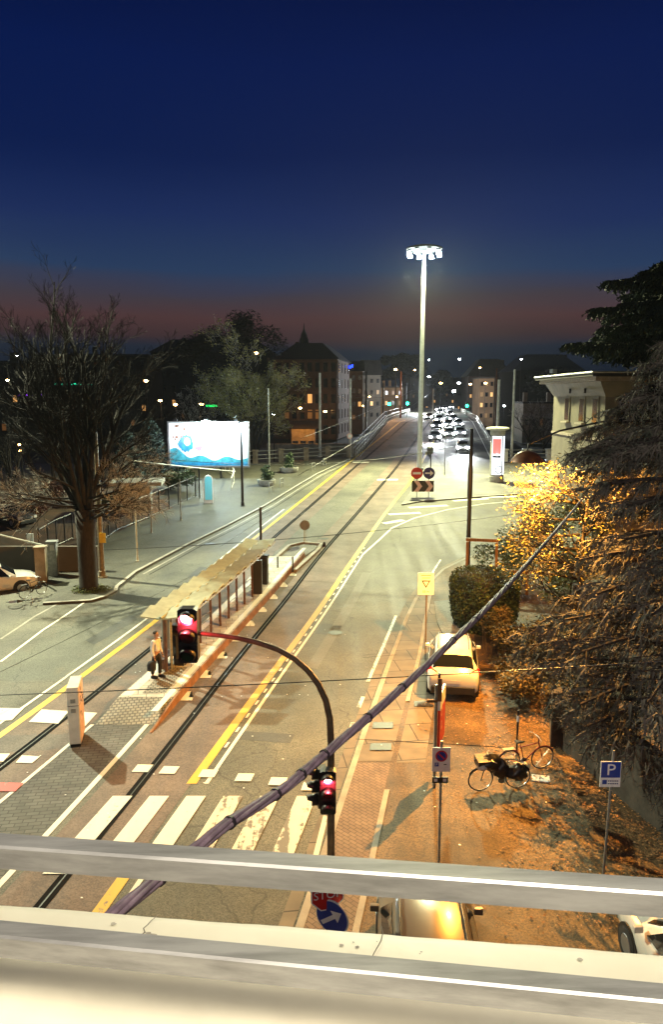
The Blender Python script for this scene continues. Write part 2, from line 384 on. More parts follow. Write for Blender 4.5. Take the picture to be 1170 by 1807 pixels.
# tram lanes, grooves and guide rails
l2L = lambda y: rail2(y) - 1.02
draped('tram_lane', ribbon(l2L, yel, -4, 150), 'lane_red', .006)
draped('tram_lane', ribbon(yelL, lambda y: rail1(y) + 1.12, -4, 150), 'lane_red', .006)
for rl in (rail1, rail2):
    draped('tram_groove', ribbon(lambda y: rl(y) - .14, lambda y: rl(y) + .14, -4, 200), 'groove', .012)
    draped('tram_rail', ribbon(lambda y: rl(y) - .018, lambda y: rl(y) + .018, -4, 200), 'rail_steel', .018)
draped('median', ribbon(lambda y: rail1(y) + 1.2, lambda y: rail2(y) - 1.3, 2, 22.7), 'dark_setts', .006)
# road paint, and light patches painted beside the platform
L_ = []
L_ += ribbon(lambda y: yel(y) + .36, lambda y: yel(y) + .48, 2, 15.1) + ribbon(lambda y: yel(y) + .36, lambda y: yel(y) + .48, 18.9, 46)
L_ += ribbon(lambda y: rail1(y) + 1.12, lambda y: rail1(y) + 1.24, 2, 22.6) + ribbon(lambda y: rail2(y) - 1.36, lambda y: rail2(y) - 1.20, 2, 24)
arc = [(yel(46) + .42, 46), (3.2, 49.5), (4.4, 53.2), (6.43, 56.6), (9.5, 59.8), (13, 62.2), (17.2, 63.9), (26, 65.8)]
L_ += line_polys(dens(arc, 3), .16)
for s_ in ([(677, 924), (712, 918)], [(686, 908), (742, 905)], [(722, 896), (790, 892)], [(800, 884), (862, 880)], [(850, 878), (915, 876)]):
    a, b = pxs(s_); L_ += line_polys([tuple(a), tuple(b)], .55)
L_ += ribbon(lambda y: rail1(y) - .9, lambda y: rail1(y) + 1.0, 86.5, 87.3) + ribbon(lambda y: rail2(y) - .9, lambda y: rail2(y) + 1.2, 74.2, 75)
L_ += line_polys([tuple(q) for q in pxs([(0, 1168), (75, 1112), (150, 1062)])], .12)
draped('road_marking', L_, 'paint_white', .012)
draped('road_marking', ribbon(lambda y: yel(y) - .13, lambda y: yel(y) + .15, 2, 15.2) + ribbon(lambda y: yel(y) - .13, lambda y: yel(y) + .15, 18.9, 150)
       + ribbon(lambda y: yelL(y) - .13, lambda y: yelL(y) + .13, 2, 150), 'paint_yellow', .012)
draped('road_marking', ribbon(lambda y: yelL(y) - .62, lambda y: yelL(y) - .50, 2, 60), 'paint_white', .012)
dash_light = []
for k in range(26):
    y = 21 + k * 1.05; dash_light += ribbon(lambda q: yel(q) + .2, lambda q: yel(q) + .28, y, y + .35)
for k in range(9):
    y = 24.5 + k * 2.1; dash_light.append([(rail2(y) - .85, y), (rail2(y) - .45, y), (rail2(y) - .45, y + .28), (rail2(y) - .62, y + .28), (rail2(y) - .62, y + .8), (rail2(y) - .85, y + .8)])  # light falling through the canopy gaps, painted as white patches on the lane
draped('road_marking', dash_light, 'paint_white', .020)
z = []
for k in range(6):
    for (xo, ya, yb) in ((-5.72 + .98 * k, 15.0, 18.25),):
        cx = lambda y: xo + (y - 17.4) * .19
        z.append([(cx(ya) - .26, ya), (cx(ya) + .26, ya), (cx(yb) + .26, yb), (cx(yb) - .26, yb)])
draped('zebra_crossing', z[:3], 'paint_white', .024); draped('zebra_crossing', z[3:], 'paint_worn', .024)
z = []
for (px_, py_) in [(250, 1357), (297, 1360), (366, 1366), (430, 1373), (489, 1380), (547, 1389)]:
    c = P(px_, py_); z.append([(c.x - .24, c.y - .2), (c.x + .22, c.y - .22), (c.x + .28, c.y + .2), (c.x - .18, c.y + .22)])
draped('road_marking', z, 'paint_white', .026)
z = [pxs([(-40, 1274), (20, 1272), (41, 1251), (-30, 1250)]), pxs([(50, 1275), (102, 1278), (121, 1256), (73, 1253)]), pxs([(118, 1279), (150, 1282), (171, 1259), (140, 1257)]),
     pxs([(-40, 1346), (5, 1345), (17, 1331), (-30, 1331)]), pxs([(27, 1347), (56, 1348), (70, 1336), (38, 1334)])]
draped('zebra_crossing', [[tuple(q) for q in p_] for p_ in z], 'paint_white', .024)
draped('road_marking', [[tuple(q) for q in pxs([(-40, 1397), (26, 1398), (41, 1383), (-30, 1381)])]], 'paint_red', .026)
z = []
for a, b, w_ in ([(699, 1087), (649, 1204), .13], [(641, 1230), (633, 1249), .14], [(623, 1275), (616, 1300), .13], [(575, 1440), (545, 1560), .13], [(778, 988), (730, 1062), .1], [(752, 1046), (733, 1068), .12]):
    a, b = pxs([a, b]); z += line_polys([tuple(a), tuple(b)], w_)
draped('road_marking', z, 'paint_worn', .016)
z = []
for k in range(10): z.append([(12 + k * 1.3 + .4, 90 + k * 8), (12 + k * 1.3 + .55, 90 + k * 8), (12 + (k + .5) * 1.3 + .55, 94 + k * 8), (12 + (k + .5) * 1.3 + .4, 94 + k * 8)])
draped('road_marking', z + ribbon(lambda y: Rb(y) - 1.2, lambda y: Rb(y) - 1.05, 90, 160) + ribbon(lambda y: Lb(y) + .55, lambda y: Lb(y) + .65, 92, 160), 'paint_white', .012)
# left pavement with the tree bay, gutter strips
LK = pxs([(75, 1068), (112, 1066), (160, 1063), (188, 1055), (206, 1045), (208, 1038), (240, 1012), (330, 964), (400, 930), (470, 893), (520, 862), (560, 838), (620, 810)])
LK = [tuple(q) for q in LK]
LS = [(-75, 44), (-20, 44), (-16.3, 40.2), (-14.6, 38.2)] + LK + [(2.2, 91), (-8.8, 85.8), (-75, 83.8)]
draped('pavement', [LS], 'pavement_dark', .12, .3)
draped('kerb', line_polys(offs(LK, -.08), .2), 'kerb_stone', .126)
draped('kerb', line_polys(offs(LK[6:], .45), .12), 'kerb_stone', .006)
draped('kerb', line_polys(offs(LK[6:], .85), .06), 'groove', .008)
draped('kerb', line_polys([tuple(q) for q in pxs([(0, 1128), (60, 1088), (125, 1052)])], .12), 'kerb_stone', .008)
draped('courtyard', [[(-75, 46), (-21, 46), (-16.6, 46), (-13, 60), (-18, 70), (-75, 72)]], 'courtyard_soil', .13)
# bridge-head traffic island
ISL = [(yel(62) + .75, 61.6), (7.6, 63.0), (13.9, 65.4), (18.4, 67.0), (26, 69), (40, 71), (40, 79), (22, 77.5), (15, 78), (12.8, 82), (12.3, 96), (yel(96) + .8, 96), (yel(84) + .8, 84), (yel(72) + .8, 72)]
draped('traffic_island', [ISL], 'plaza_paving', .10, .3)
draped('kerb', line_polys(dens(ISL[:5], 2), .22), 'kerb_stone', .106)
asphalt('asphalt_patch', (.075, .073, .065), (.045, .044, .04), speck=.35, fine=50, cracks=False)
asphalt('asphalt_pale', (.17, .165, .14), (.12, .117, .10), speck=.35, fine=50, cracks=False)
for q_, m_ in (([(352, 1000), (392, 1004), (372, 1022), (330, 1018)], 'asphalt_patch'), ([(568, 1100), (604, 1104), (594, 1122), (556, 1118)], 'asphalt_patch'), ([(150, 1130), (230, 1085), (244, 1092), (165, 1138)], 'asphalt_patch'), ([(430, 940), (520, 888), (530, 892), (444, 945)], 'asphalt_pale'), ([(640, 1010), (655, 1011), (560, 1180), (540, 1178)], 'asphalt_pale'), ([(590, 935), (640, 900), (650, 903), (602, 940)], 'asphalt_patch'), ([(430, 1290), (520, 1296), (512, 1312), (418, 1305)], 'asphalt_patch')):
    draped('road_patch', [[tuple(v) for v in pxs(q_)]], m_, .004)
draped('manhole_cover', [[(x + .33 * math.cos(t * .5236), y + .33 * math.sin(t * .5236)) for t in range(12)] for x, y in [tuple(P(572, 951).xy), tuple(P(592, 1117).xy), tuple(P(370, 960).xy)]], 'manhole_iron', .018)
draped('drain_cover', [[(x - .32, y - .22), (x + .32, y - .22), (x + .36, y + .22), (x - .28, y + .22)] for x, y in [tuple(P(675, 1281, .1).xy), tuple(P(671, 1319, .1).xy), tuple(P(747, 1243, .1).xy)]], 'manhole_iron', .132)
# expansion joints across the right-hand pavement
jt = []
for a, b in ([(628, 1310), (900, 1325)], [(700, 1160), (640, 1165)], [(690, 1430), (690, 1431)]):
    a, b = pxs([a, b]); jt += line_polys([tuple(a), tuple(b + Vector((.01, 0)))], .03)
draped('pavement_joint', jt, 'groove', .110)

# ================================================================ THE BALCONY
mat('cream_paint', (.82, .78, .64), .6, col2=(.74, .69, .55), scale=3.0, bump=.25, bscale=9)
mat('aluminium', (.31, .31, .31), .45, metal=.55, var=.28, scale=5, bump=.05, bscale=200, stretch=(1, 8, 8))
mat('crack', (.16, .14, .11), .9); mat('chip', (.40, .37, .31), .9, var=.3, scale=30)
def plane_pt(px, py, z):
    d = ray(px, py); t = (z - CAMH) / d.z; return Vector((d.x * t, d.y * t, z))
def edge_frame(z, pl, pr):
    a = plane_pt(*pl, z); b = plane_pt(*pr, z); d = (b - a).normalized(); return a - d * 4.5, b + d * 4.5, d
# coping: rounded outer edge, groove, inner slab
a, b, d = edge_frame(CAMH - .85, (0, 1574), (1170, 1660)); n = Vector((d.y, -d.x, 0))   # n points to the camera
prof = [(.0, -.9), (.0, -.055), (.006, -.03), (.02, -.010), (.045, 0), (.15, .004), (.19, .0), (.205, -.012), (.22, -.018), (.60, -.022), (.60, -.9)]
rng = random.Random(3); mb = MB(); N = 420; ln = (b - a).length
for i in range(N + 1):
    q = a + d * (ln * i / N)
    for j, (u, w) in enumerate(prof):
        jj = .0 if j in (0, 9, 10) else rng.uniform(-.0022, .0022) + .0025 * math.sin(i * .37 + j)
        mb.v.append(tuple(q + n * (u + jj) + Vector((0, 0, w + (jj * .5)))))
m_ = len(prof)
for i in range(N):
    for j in range(m_ - 1): mb.f.append((i * m_ + j, i * m_ + j + 1, (i + 1) * m_ + j + 1, (i + 1) * m_ + j))
par = mb.build('balcony_parapet', 'cream_paint', smooth='all', fix=True)
tag(par, 'cream painted balcony parapet with chipped and cracked rounded edge', 'parapet')
for k in range(44):
    q = a + d * rng.uniform(4.3, ln - 4.3) + n * rng.choice([rng.uniform(.05, .14), rng.uniform(.24, .34)]); r_ = rng.uniform(.0012, .005); z0 = .0052 if (q - a).dot(n) < .2 else -.0165
    MB().add([tuple(q + Vector((r_ * rng.uniform(.6, 1.6) * math.cos(t), r_ * rng.uniform(.6, 1.1) * math.sin(t), z0))) for t in [i * .7 for i in range(9)]], [tuple(range(9))]).build('chip', 'chip', par)
for k, (s_, u0, u1) in enumerate([(4.5 + (ln - 9) * f_, p_, q_) for f_, p_, q_ in ((.27, .03, .10), (.60, .02, .15), (.66, .24, .34))]):
    pts = []; x = s_
    for t in range(9):
        x += rng.uniform(-.006, .006); u = u0 + (u1 - u0) * t / 8; pts.append(a + d * x + n * u + Vector((0, 0, .0045 if u1 < .2 else -.0165)))
    MB().tube(pts, .0008, 4).build('crack', 'crack', par)
def rail_bar(pl, pr, h, s):
    a, b, d = edge_frame(CAMH - h, pl, pr); return a, b, d
rt = thing('balcony_railing', 'brushed aluminium balcony railing of two square bars', 'railing')
for pl, pr, h in (((0, 1500), (1170, 1583), .60), ((0, 1655), (1170, 1770), .73)):
    a, b, d = rail_bar(pl, pr, h, .034); n = Vector((-d.y, d.x, 0)); s_ = .0160
    mb = MB(); prof2 = [(-s_, -s_), (-s_, s_ - .003), (-s_ + .003, s_), (s_ - .003, s_), (s_, s_ - .003), (s_, -s_)]
    for q in (a, b):
        for u, w in prof2: mb.v.append(tuple(q + n * u + Vector((0, 0, w))))
    for j in range(6): mb.f.append((j, (j + 1) % 6, 6 + (j + 1) % 6, 6 + j))
    mb.f += [tuple(range(6)), tuple(range(11, 5, -1))]
    mb.build('rail', 'aluminium', rt)
for s_ in (1.6, ln - 1.7):
    q = a + d * s_; MB().box((q.x, q.y, CAMH - .66), (.03, .012, .45)).build('post', 'aluminium', rt)
# ================================================================ STREET OBJECTS
mat('black_metal', (.02, .02, .022), .45, metal=.3, var=.2); mat('dark_plastic', (.015, .015, .016), .5, var=.2)
mat('grey_steel', (.30, .31, .30), .5, metal=.5, var=.25, scale=6); mat('pale_pole', (.55, .55, .48), .55, metal=.2, var=.2, scale=2)
mat('ochre_steel', (.20, .15, .09), .55, metal=.3, var=.3, scale=6, bump=.1); mat('corten', (.24, .12, .055), .8, var=.35, scale=2.5, bump=.3, bscale=60)
mat('sign_white', (.86, .86, .84), .4, var=.08, scale=6); mat('sign_blue', (.012, .045, .32), .35, var=.1); mat('sign_navy', (.012, .018, .14), .35, var=.1)
mat('sign_red', (.55, .02, .02), .35, var=.1); mat('sign_black', (.012, .012, .013), .4, var=.1); mat('sign_pink', (.78, .52, .46), .4, var=.1)
mat('sign_cream', (.88, .89, .88), .4, var=.1); mat('sign_back', (.20, .20, .20), .5, metal=.5, var=.2); mat('sign_yellow', (.70, .50, .06), .5, var=.15)
mat('lens_red', (.5, .02, .03), .3, emit='ff1830', es=18.0, var=0); mat('lens_red_core', (.9, .6, .6), .3, emit='ffb0b0', es=50.0, var=0)
mat('lens_dark', (.03, .012, .012), .15, var=0); mat('lens_off_green', (.01, .03, .02), .15, var=0)
mat('glass_dark', (.012, .014, .018), .08, var=0, spec=.8); mat('rubber', (.018, .018, .018), .8, var=.2)
mat('shelter_cream', (.37, .41, .31), .5, var=.15, scale=3); mat('shelter_brown', (.10, .05, .03), .5, var=.3); mat('shelter_joint', (.12, .10, .06), .6)
mat('kiosk_white', (.62, .60, .54), .5, var=.12, scale=2.5); mat('kiosk_sodium_lit', (.60, .42, .34), .5, var=.15, scale=2.5)
mat('cable_purple', (.17, .12, .16), .6, var=.3, scale=20); mat('cable_tie', (.02, .015, .02), .5)
mat('wood_brown', (.16, .08, .035), .7, var=.35, scale=3, stretch=(4, 4, .6)); mat('concrete', (.30, .30, .27), .85, var=.25, scale=2.5, bump=.3, bscale=25)
mat('lamp_white', (.9, .9, .9), .3, emit='f0fff4', es=220.0, var=0); mat('lamp_cyan', (.9, .9, .9), .3, emit='d8ffff', es=300.0, var=0)
mat('sodium_glass', (.9, .7, .3), .3, emit='ffb040', es=60.0, var=0); mat('dome_brown', (.13, .05, .02), .5, metal=.3, var=.3)

def zrot(a): return Matrix.Rotation(a, 4, 'Z')
def pole(name, label, cat, base, h, r0=.06, r1=None, m='grey_steel', group=None, foot=True, cap=False):
    t = thing(name, label, cat, base, 0, group)
    r1 = r0 * .7 if r1 is None else r1
    MB().cyl((0, 0, -.05), (0, 0, h), r0, r1, 12).build('shaft', m, t, smooth=True)
    if foot: MB().lathe([(r0 * 1.9, 0), (r0 * 1.9, .04), (r0 * 1.25, .06), (r0 * 1.2, .35), (r0 * 1.0, .37)], n=14).build('base_collar', m, t, smooth=True)
    if cap: MB().lathe([(r1 * 1.15, h - .06), (r1 * 1.2, h), (r1 * .4, h + .07)], n=12).build('cap', m, t, smooth=True)
    return t
def pz(px, py_top, base):          # height of something over base whose top shows at pixel row py_top
    return at(px, py_top, base.y).z - base.z

# ---- traffic signal head, front to local -Y, centre of the box at the given point
def signal_head(parent, c, lit=0, s=1.0, rz=0.0, n=3):
    M = Matrix.Translation(c) @ zrot(rz) @ Matrix.Scale(s, 4)
    def bb(mb): mb.v = [tuple(M @ Vector(v)) for v in mb.v]; return mb
    H = .29 * n
    b = MB().prism([(-.13, -H / 2), (.13, -H / 2), (.15, -H / 2 + .03), (.15, H / 2 - .03), (.10, H / 2), (-.10, H / 2), (-.15, H / 2 - .03), (-.15, -H / 2 + .03)], -.02, .18)
    for k in range(n - 1): b.box((0, -.025, H / 2 - .29 * (k + 1)), (.30, .02, .012))
    h = bb(b).build('signal_housing', 'dark_plastic', parent)
    for k in range(n):
        zc = H / 2 - .145 - .29 * k
        v = MB(); o = 0; ang = [R(-35) + R(250) * i / 14 for i in range(15)]
        for a in ang:
            for (y, r) in ((-.02, .125), (-.25 if abs(a - R(90)) < 1.2 else -.16, .118)): v.v.append((r * math.cos(a), y, zc + r * math.sin(a)))
        for i in range(14): v.f.append((2 * i, 2 * i + 1, 2 * i + 3, 2 * i + 2))
        vo = bb(v).build('visor', 'dark_plastic', h, smooth='all'); sm = vo.modifiers.new('t', 'SOLIDIFY'); sm.thickness = .006
        mm = 'lens_red' if k == lit else ('lens_dark' if k < 2 else 'lens_off_green')
        ln_ = bb(MB().disc((0, zc), .115, -.035, -.015)).build('lens', mm, h)
        if k == lit: bb(MB().disc((-.01, zc + .015), .085, -.046, -.036)).build('lamp_core', 'lens_red_core', ln_)
    if lit is not None and lit >= 0:
        p = M @ Vector((0, -.22, H / 2 - .30)); q = parent.location + p
        lamp('signal_glow', q, 60 * s, (1.0, .05, .07), .04)
    return h

# ---- near signal pole with the arm over the road
sb = Vector((-.02, 12.2, 0)); t = thing('traffic_signal', 'traffic signal on bent ochre pole, red light on its long arm over the road', 'traffic light', sb)
top = []
A = at(578, 1505, 12.2); B = at(584, 1285, 12.2)
arc_px = [(584, 1310), (582, 1268), (575, 1236), (562, 1208), (544, 1184), (520, 1163), (490, 1146), (455, 1134), (420, 1126), (385, 1121), (346, 1117)]
pts = [Vector((sb.x, sb.y, -.1)), Vector((sb.x + .01, sb.y, 2.0))] + [at(x, y, 12.2 + .05 * i) for i, (x, y) in enumerate(arc_px)]
pts = [p - sb for p in pts]
MB().tube(pts, [.075, .072] + [.062 - .0022 * i for i in range(len(arc_px))], 14).build('mast_arm', 'ochre_steel', t, smooth=True)
MB().lathe([(.13, .0), (.13, .05), (.09, .08), (.085, .5)], n=14).build('base_collar', 'ochre_steel', t, smooth=True)
signal_head(t, at(331, 1122, 12.6) - sb + Vector((0, 0, 0)), 0, 1.14)
signal_head(t, at(579, 1396, 12.0) - sb + Vector((0, -.05, 0)), 0, .92)
signal_head(t, at(561, 1388, 12.3) - sb + Vector((0, 0, 0)), -1, .85, rz=R(-75), n=3)
MB().box(at(576, 1372, 12.1) - sb, (.14, .2, .04)).box(at(576, 1418, 12.1) - sb, (.14, .2, .04)).build('bracket', 'black_metal', t)

# ---- stop sign above a round blue arrow sign, near the parapet
def octagon(r, c=(0, 0)): return [(c[0] + r * math.cos(R(22.5 + 45 * k)), c[1] + r * math.sin(R(22.5 + 45 * k))) for k in range(8)]
sp = Vector((.03, 11.2, 0)); t = thing('road_sign', 'red octagonal stop sign over round blue arrow sign, half hidden by the parapet', 'road sign', sp)
MB().cyl((0, .05, -.05), (0, .05, 2.95), .03, n=10).build('post', 'grey_steel', t, smooth=True)
Mx = Matrix.Translation(at(578, 1579, 11.0) - sp) @ zrot(R(14)) @ Matrix.Rotation(R(0), 4, 'Y')
f = MB().prism(octagon(.30), 0, .02, Mx).build('stop_plate', 'sign_white', t); MB().prism(octagon(.275), -.006, -.001, Mx).build('stop_face', 'sign_red', f)
textmesh('STOP', .20, Mx @ Matrix.Translation((0, -.009, 0)), 'sign_white', f)
Mx = Matrix.Translation(at(586, 1619, 10.95) - sp) @ zrot(R(-28))
f = MB().disc((0, 0), .30, 0, .02, 32, Mx).build('arrow_plate', 'sign_white', t); MB().disc((0, 0), .28, -.006, -.001, 32, Mx).build('blue_face', 'sign_blue', f)
ar = [(-.035, -.24), (.035, -.24), (.035, .05), (.11, .05), (0, .22), (-.11, .05), (-.035, .05)]
Ma = Mx @ Matrix.Rotation(R(52), 4, 'Y'); MB().prism(ar, -.010, -.0065, Ma).build('arrow', 'sign_white', f)

# ---- no-parking panel on slim pole
b0 = P(774, 1562, .1); t = thing('parking_sign', 'tall slim post with white no-parking panel and two small plates below', 'road sign', (b0.x, b0.y, .1)); L0 = t.location
MB().cyl((0, .03, -.05), (0, .03, 3.3), .028, n=10).build('post', 'grey_steel', t, smooth=True)
c = at(779, 1340, b0.y) - L0; k = mpx(b0.y, 1340)
f = MB().box((c.x, -.005, c.z), (32 * k, .02, 45 * k)).build('panel', 'sign_white', t)
MB().disc((c.x, c.z + 7 * k), 10.5 * k, -.022, -.016).build('red_ring', 'sign_red', f); MB().disc((c.x, c.z + 7 * k), 8 * k, -.028, -.023).build('blue_disc', 'sign_blue', f)
MB().prism([(-7 * k, -1.2 * k), (7 * k, -1.2 * k), (7 * k, 1.2 * k), (-7 * k, 1.2 * k)], -.033, -.029, Matrix.Translation((c.x, 0, c.z + 7 * k)) @ Matrix.Rotation(R(45), 4, 'Y')).build('bar', 'sign_red', f)
MB().box((c.x - 8 * k, -.018, c.z - 9 * k), (7 * k, .004, 7 * k)).build('small_square', 'sign_blue', f)
textmesh('P', 7 * k, Matrix.Translation((c.x - 8 * k, -.023, c.z - 9 * k)), 'sign_white', f)
MB().box((c.x + 7 * k, -.018, c.z - 9 * k), (5 * k, .004, 1.6 * k)).build('dash', 'sign_black', f)
c2 = at(777, 1376, b0.y) - L0
f = MB().box((c2.x, -.005, c2.z), (28 * k, .02, 11 * k)).build('lower_plate', 'sign_black', t)
for s_ in (-8, 8): MB().box((c2.x + s_ * k, -.018, c2.z), (6 * k, .004, 5.5 * k)).build('white_square', 'sign_white', f)

# ---- red banner panel seen nearly edge-on, brown arm on top
b0 = Vector((2.82, 18.55, .1)); t = thing('banner_sign', 'tall red and white panel seen edge-on on a pole, brown bracket on top', 'sign', b0)
zt = at(782, 1208, b0.y).z - .1; z1 = at(790, 1228, b0.y).z - .1; z0 = at(790, 1318, b0.y).z - .1
MB().cyl((-.05, 0, -.05), (-.05, 0, zt), .045, n=10).build('post', 'grey_steel', t, smooth=True)
Mx = zrot(R(82))
pn = MB().box((.04, .42, (z0 + z1) / 2), (.06, .95, z1 - z0)).build('red_panel', 'sign_red', t); pn.rotation_euler = (0, 0, R(-17))
MB().box((.04, -.06, z1 - .20), (.066, .02, .36)).box((.073, .42, z1 - .20), (.006, .95, .38)).build('white_header', 'sign_white', pn)
for kz in (.25, .62): 
    d_ = MB()
    for a_ in range(16):
        q = a_ * math.pi / 8; d_.box((.078, .2 + .1 * math.cos(q), z0 + .3 + kz + .1 * math.sin(q)), (.004, .04, .04))
    d_.build('ring_mark', 'sign_pink', pn)
MB().box((.03, -.06, zt - .12), (.11, .08, .62)).box((-.12, -.03, zt - .44), (.36, .06, .07)).build('bracket', 'wood_brown', t)
MB().cyl((0.02, 0, zt + .15), (.02, 0, zt + .32), .035, n=8).build('finial', 'black_metal', t)

# ---- blue P sign
b0 = P(1066, 1548, .1); t = thing('parking_sign', 'blue square P parking sign on grey post beside the leaf-covered wall', 'road sign', (b0.x, b0.y, .1)); L0 = t.location; k = mpx(b0.y, 1365)
MB().cyl((0, .03, -.05), (.06, .03, 2.95), .028, n=10).build('post', 'grey_steel', t, smooth=True)
c = at(1078, 1366, b0.y) - L0
f = MB().box((c.x, 0, c.z), (36 * k, .02, 48 * k)).build('panel', 'sign_white', t)
MB().box((c.x, -.014, c.z + 8.5 * k), (34 * k, .004, 29 * k)).build('blue_face', 'sign_blue', f)
textmesh('P', 30 * k, Matrix.Translation((c.x, -.019, c.z + 8.0 * k)), 'sign_white', f, sx=1.1)
MB().box((c.x - 10 * k, -.014, c.z - 14.5 * k), (8 * k, .004, 8 * k)).build('small_shield', 'sign_blue', f)
tl = MB()
for q in range(2):
    for w_ in range(6): tl.box((c.x - 3 * k + w_ * 3.2 * k, -.014, c.z - 12.5 * k - q * 5 * k), (2.3 * k, .003, 2.0 * k))
tl.build('small_print', 'sign_navy', f)

# ---- give-way advance panel
b0 = P(751, 1150); t = thing('road_sign', 'cream rectangular panel with upside-down give-way triangle on slim post', 'road sign', b0); L0 = b0; k = mpx(b0.y, 1030)
MB().cyl((0, .03, -.05), (0, .03, at(752, 1015, b0.y).z - b0.z), .03, n=8).build('post', 'ochre_steel', t, smooth=True)
c = at(752, 1030, b0.y) - L0
f = MB().box((c.x, 0, c.z), (28 * k, .02, 40 * k)).build('panel', 'sign_cream', t)
tri = [(-8 * k, 6 * k), (8 * k, 6 * k), (0, -8 * k)]; tri2 = [(-4.8 * k, 4 * k), (4.8 * k, 4 * k), (0, -4.4 * k)]
MB().prism([(x + c.x, z + c.z) for x, z in tri], -.016, -.012).build('triangle', 'sign_black', f); MB().prism([(x + c.x, z + c.z) for x, z in tri2], -.021, -.017).build('triangle_inside', 'sign_white', f)
tl = MB()
for q in range(2): tl.box((c.x, -.014, c.z + 15 * k - q * 4.5 * k), (18 * k - 4 * k * q, .003, 1.2 * k))
tl.build('small_print', 'ochre_steel', f)
textmesh('50 m', 6 * k, Matrix.Translation((c.x, -.015, c.z - 14.5 * k)), 'sign_black', f)

# ---- signs of the traffic island: no entry, blue arrow, chevrons
b0 = P(746, 877, .1); t = thing('road_sign', 'red no-entry and blue right-arrow discs above a black and pink chevron board', 'road sign', b0); L0 = b0; k = mpx(b0.y, 850)
for px_ in (736, 757): x = (at(px_, 860, b0.y) - L0).x; MB().cyl((x, .06, -.1), (x, .06, (at(px_, 828, b0.y) - L0).z), .03, n=8).build('post', 'black_metal', t, smooth=True)
c = at(746.5, 858, b0.y) - L0; w, h = 39 * k, 19.5 * k
f = MB().box((c.x, 0, c.z), (w, .03, h)).build('chevron_board', 'sign_black', t)
for s_ in (-.30, .20):
    x = c.x + s_ * w; q = h / 2
    MB().prism([(x - .11 * w, c.z + q), (x + .09 * w, c.z + q), (x + .27 * w, c.z), (x + .09 * w, c.z - q), (x - .11 * w, c.z - q), (x + .07 * w, c.z)], -.024, -.017).build('chevron', 'sign_pink', f)
c = at(736, 835, b0.y) - L0; f = MB().disc((c.x, c.z), 10.3 * k, 0, .02).build('no_entry_disc', 'sign_red', t); MB().box((c.x, -.008, c.z), (14 * k, .01, 4 * k)).build('white_bar', 'sign_white', f)
c = at(757.5, 835, b0.y) - L0; f = MB().disc((c.x, c.z), 10.3 * k, 0, .02).build('arrow_disc', 'sign_navy', t)
MB().prism([(x * k + c.x, z * k + c.z) for x, z in [(-7, -1.3), (2, -1.3), (2, -5), (8, 0), (2, 5), (2, 1.3), (-7, 1.3)]], -.012, -.004).build('arrow', 'sign_white', f)

# ---- twisted overhead cable in front of the balcony
t = thing('cable_bundle', 'thick twisted purple-grey cable bundle tied with black bands, crossing the view', 'cable')
cpx = [(-140, 1960, 1.45), (60, 1740, 1.6), (196, 1618, 1.75), (280, 1550, 1.95), (400, 1455, 2.25), (500, 1392, 2.6), (600, 1308, 3.0), (700, 1222, 3.5), (800, 1130, 4.3), (870, 1062, 5.4), (935, 990, 7.6), (1000, 915, 12), (1028, 880, 17.5)]
cp = [at(x, y, Y) for x, y, Y in cpx]
def smoothp(pts, n=10):
    out = []
    for i in range(len(pts) - 1):
        p0, p1, p2, p3 = pts[max(i - 1, 0)], pts[i], pts[i + 1], pts[min(i + 2, len(pts) - 1)]
        for k in range(n):
            u = k / n; out.append(.5 * ((2 * p1) + (p2 - p0) * u + (2 * p0 - 5 * p1 + 4 * p2 - p3) * u * u + (3 * p1 - p0 - 3 * p2 + p3) * u ** 3))
    return out + [pts[-1]]
cs = smoothp(cp, 22)
for sgn in range(5):
    pts = []; ph = 0
    for i, p in enumerate(cs):
        if i: ph += (cs[i] - cs[i - 1]).length * 4.4
        d = (cs[min(i + 1, len(cs) - 1)] - cs[max(i - 1, 0)]).normalized(); a = d.cross(Vector((0, 0, 1))).normalized(); b = a.cross(d)
        q = ph + sgn * 2 * math.pi / 5; pts.append(p + (a * math.cos(q) + b * math.sin(q)) * .0115)
    MB().tube(pts, .0092, 7).build('strand', 'cable_purple', t, smooth='all')
for x, y in [(278, 1552), (407, 1449), (487, 1400), (530, 1362), (572, 1334), (650, 1268), (708, 1215), (800, 1130), (838, 1095), (893, 1036)]:
    i = min(range(len(cs)), key=lambda i: abs((lambda v: CX + FPX * v.x / (v.y * CP - (v.z - CAMH) * SP))(cs[i]) - x)); i = min(i, len(cs) - 2)
    d = (cs[i + 1] - cs[i]).normalized(); MB().tube([cs[i] - d * .006, cs[i] + d * .006], .0235, 12).build('tie', 'cable_tie', t)

# ---- thin overhead wires
def wire(label, a, b, sag=.3, r=.012, m='black_metal', n=24):
    a, b = Vector(a), Vector(b); pts = []
    for i in range(n + 1):
        u = i / n; p = a.lerp(b, u); p.z -= 4 * sag * u * (1 - u); pts.append(p)
    return tag(MB().tube(pts, r, 5).build('overhead_wire', m, smooth='all'), label, 'wire', None)
wire('dark wire crossing the view behind the bent signal arm', at(-40, 1228, 15), at(1230, 1163, 13), .06, .011)
wire('long diagonal wire from the left street edge up over the shelter', at(-30, 1210, 30), at(480, 905, 55), .2, .02)
wire('span wire crossing just beyond the tram platform', at(-30, 975, 44), at(940, 903, 42), .55, .018)
wire('thin span wire near the yellow-lit bush and black pole', at(-30, 1200, 24), at(560, 890, 60), .3, .010)
wire('span wire crossing the tracks before the bridge', at(240, 805, 55), at(905, 760, 78), 1.8, .02)
wire('short wire from the far trolley pole to the tall mast', at(617, 700, 110), at(748, 690, 79), .4, .02)
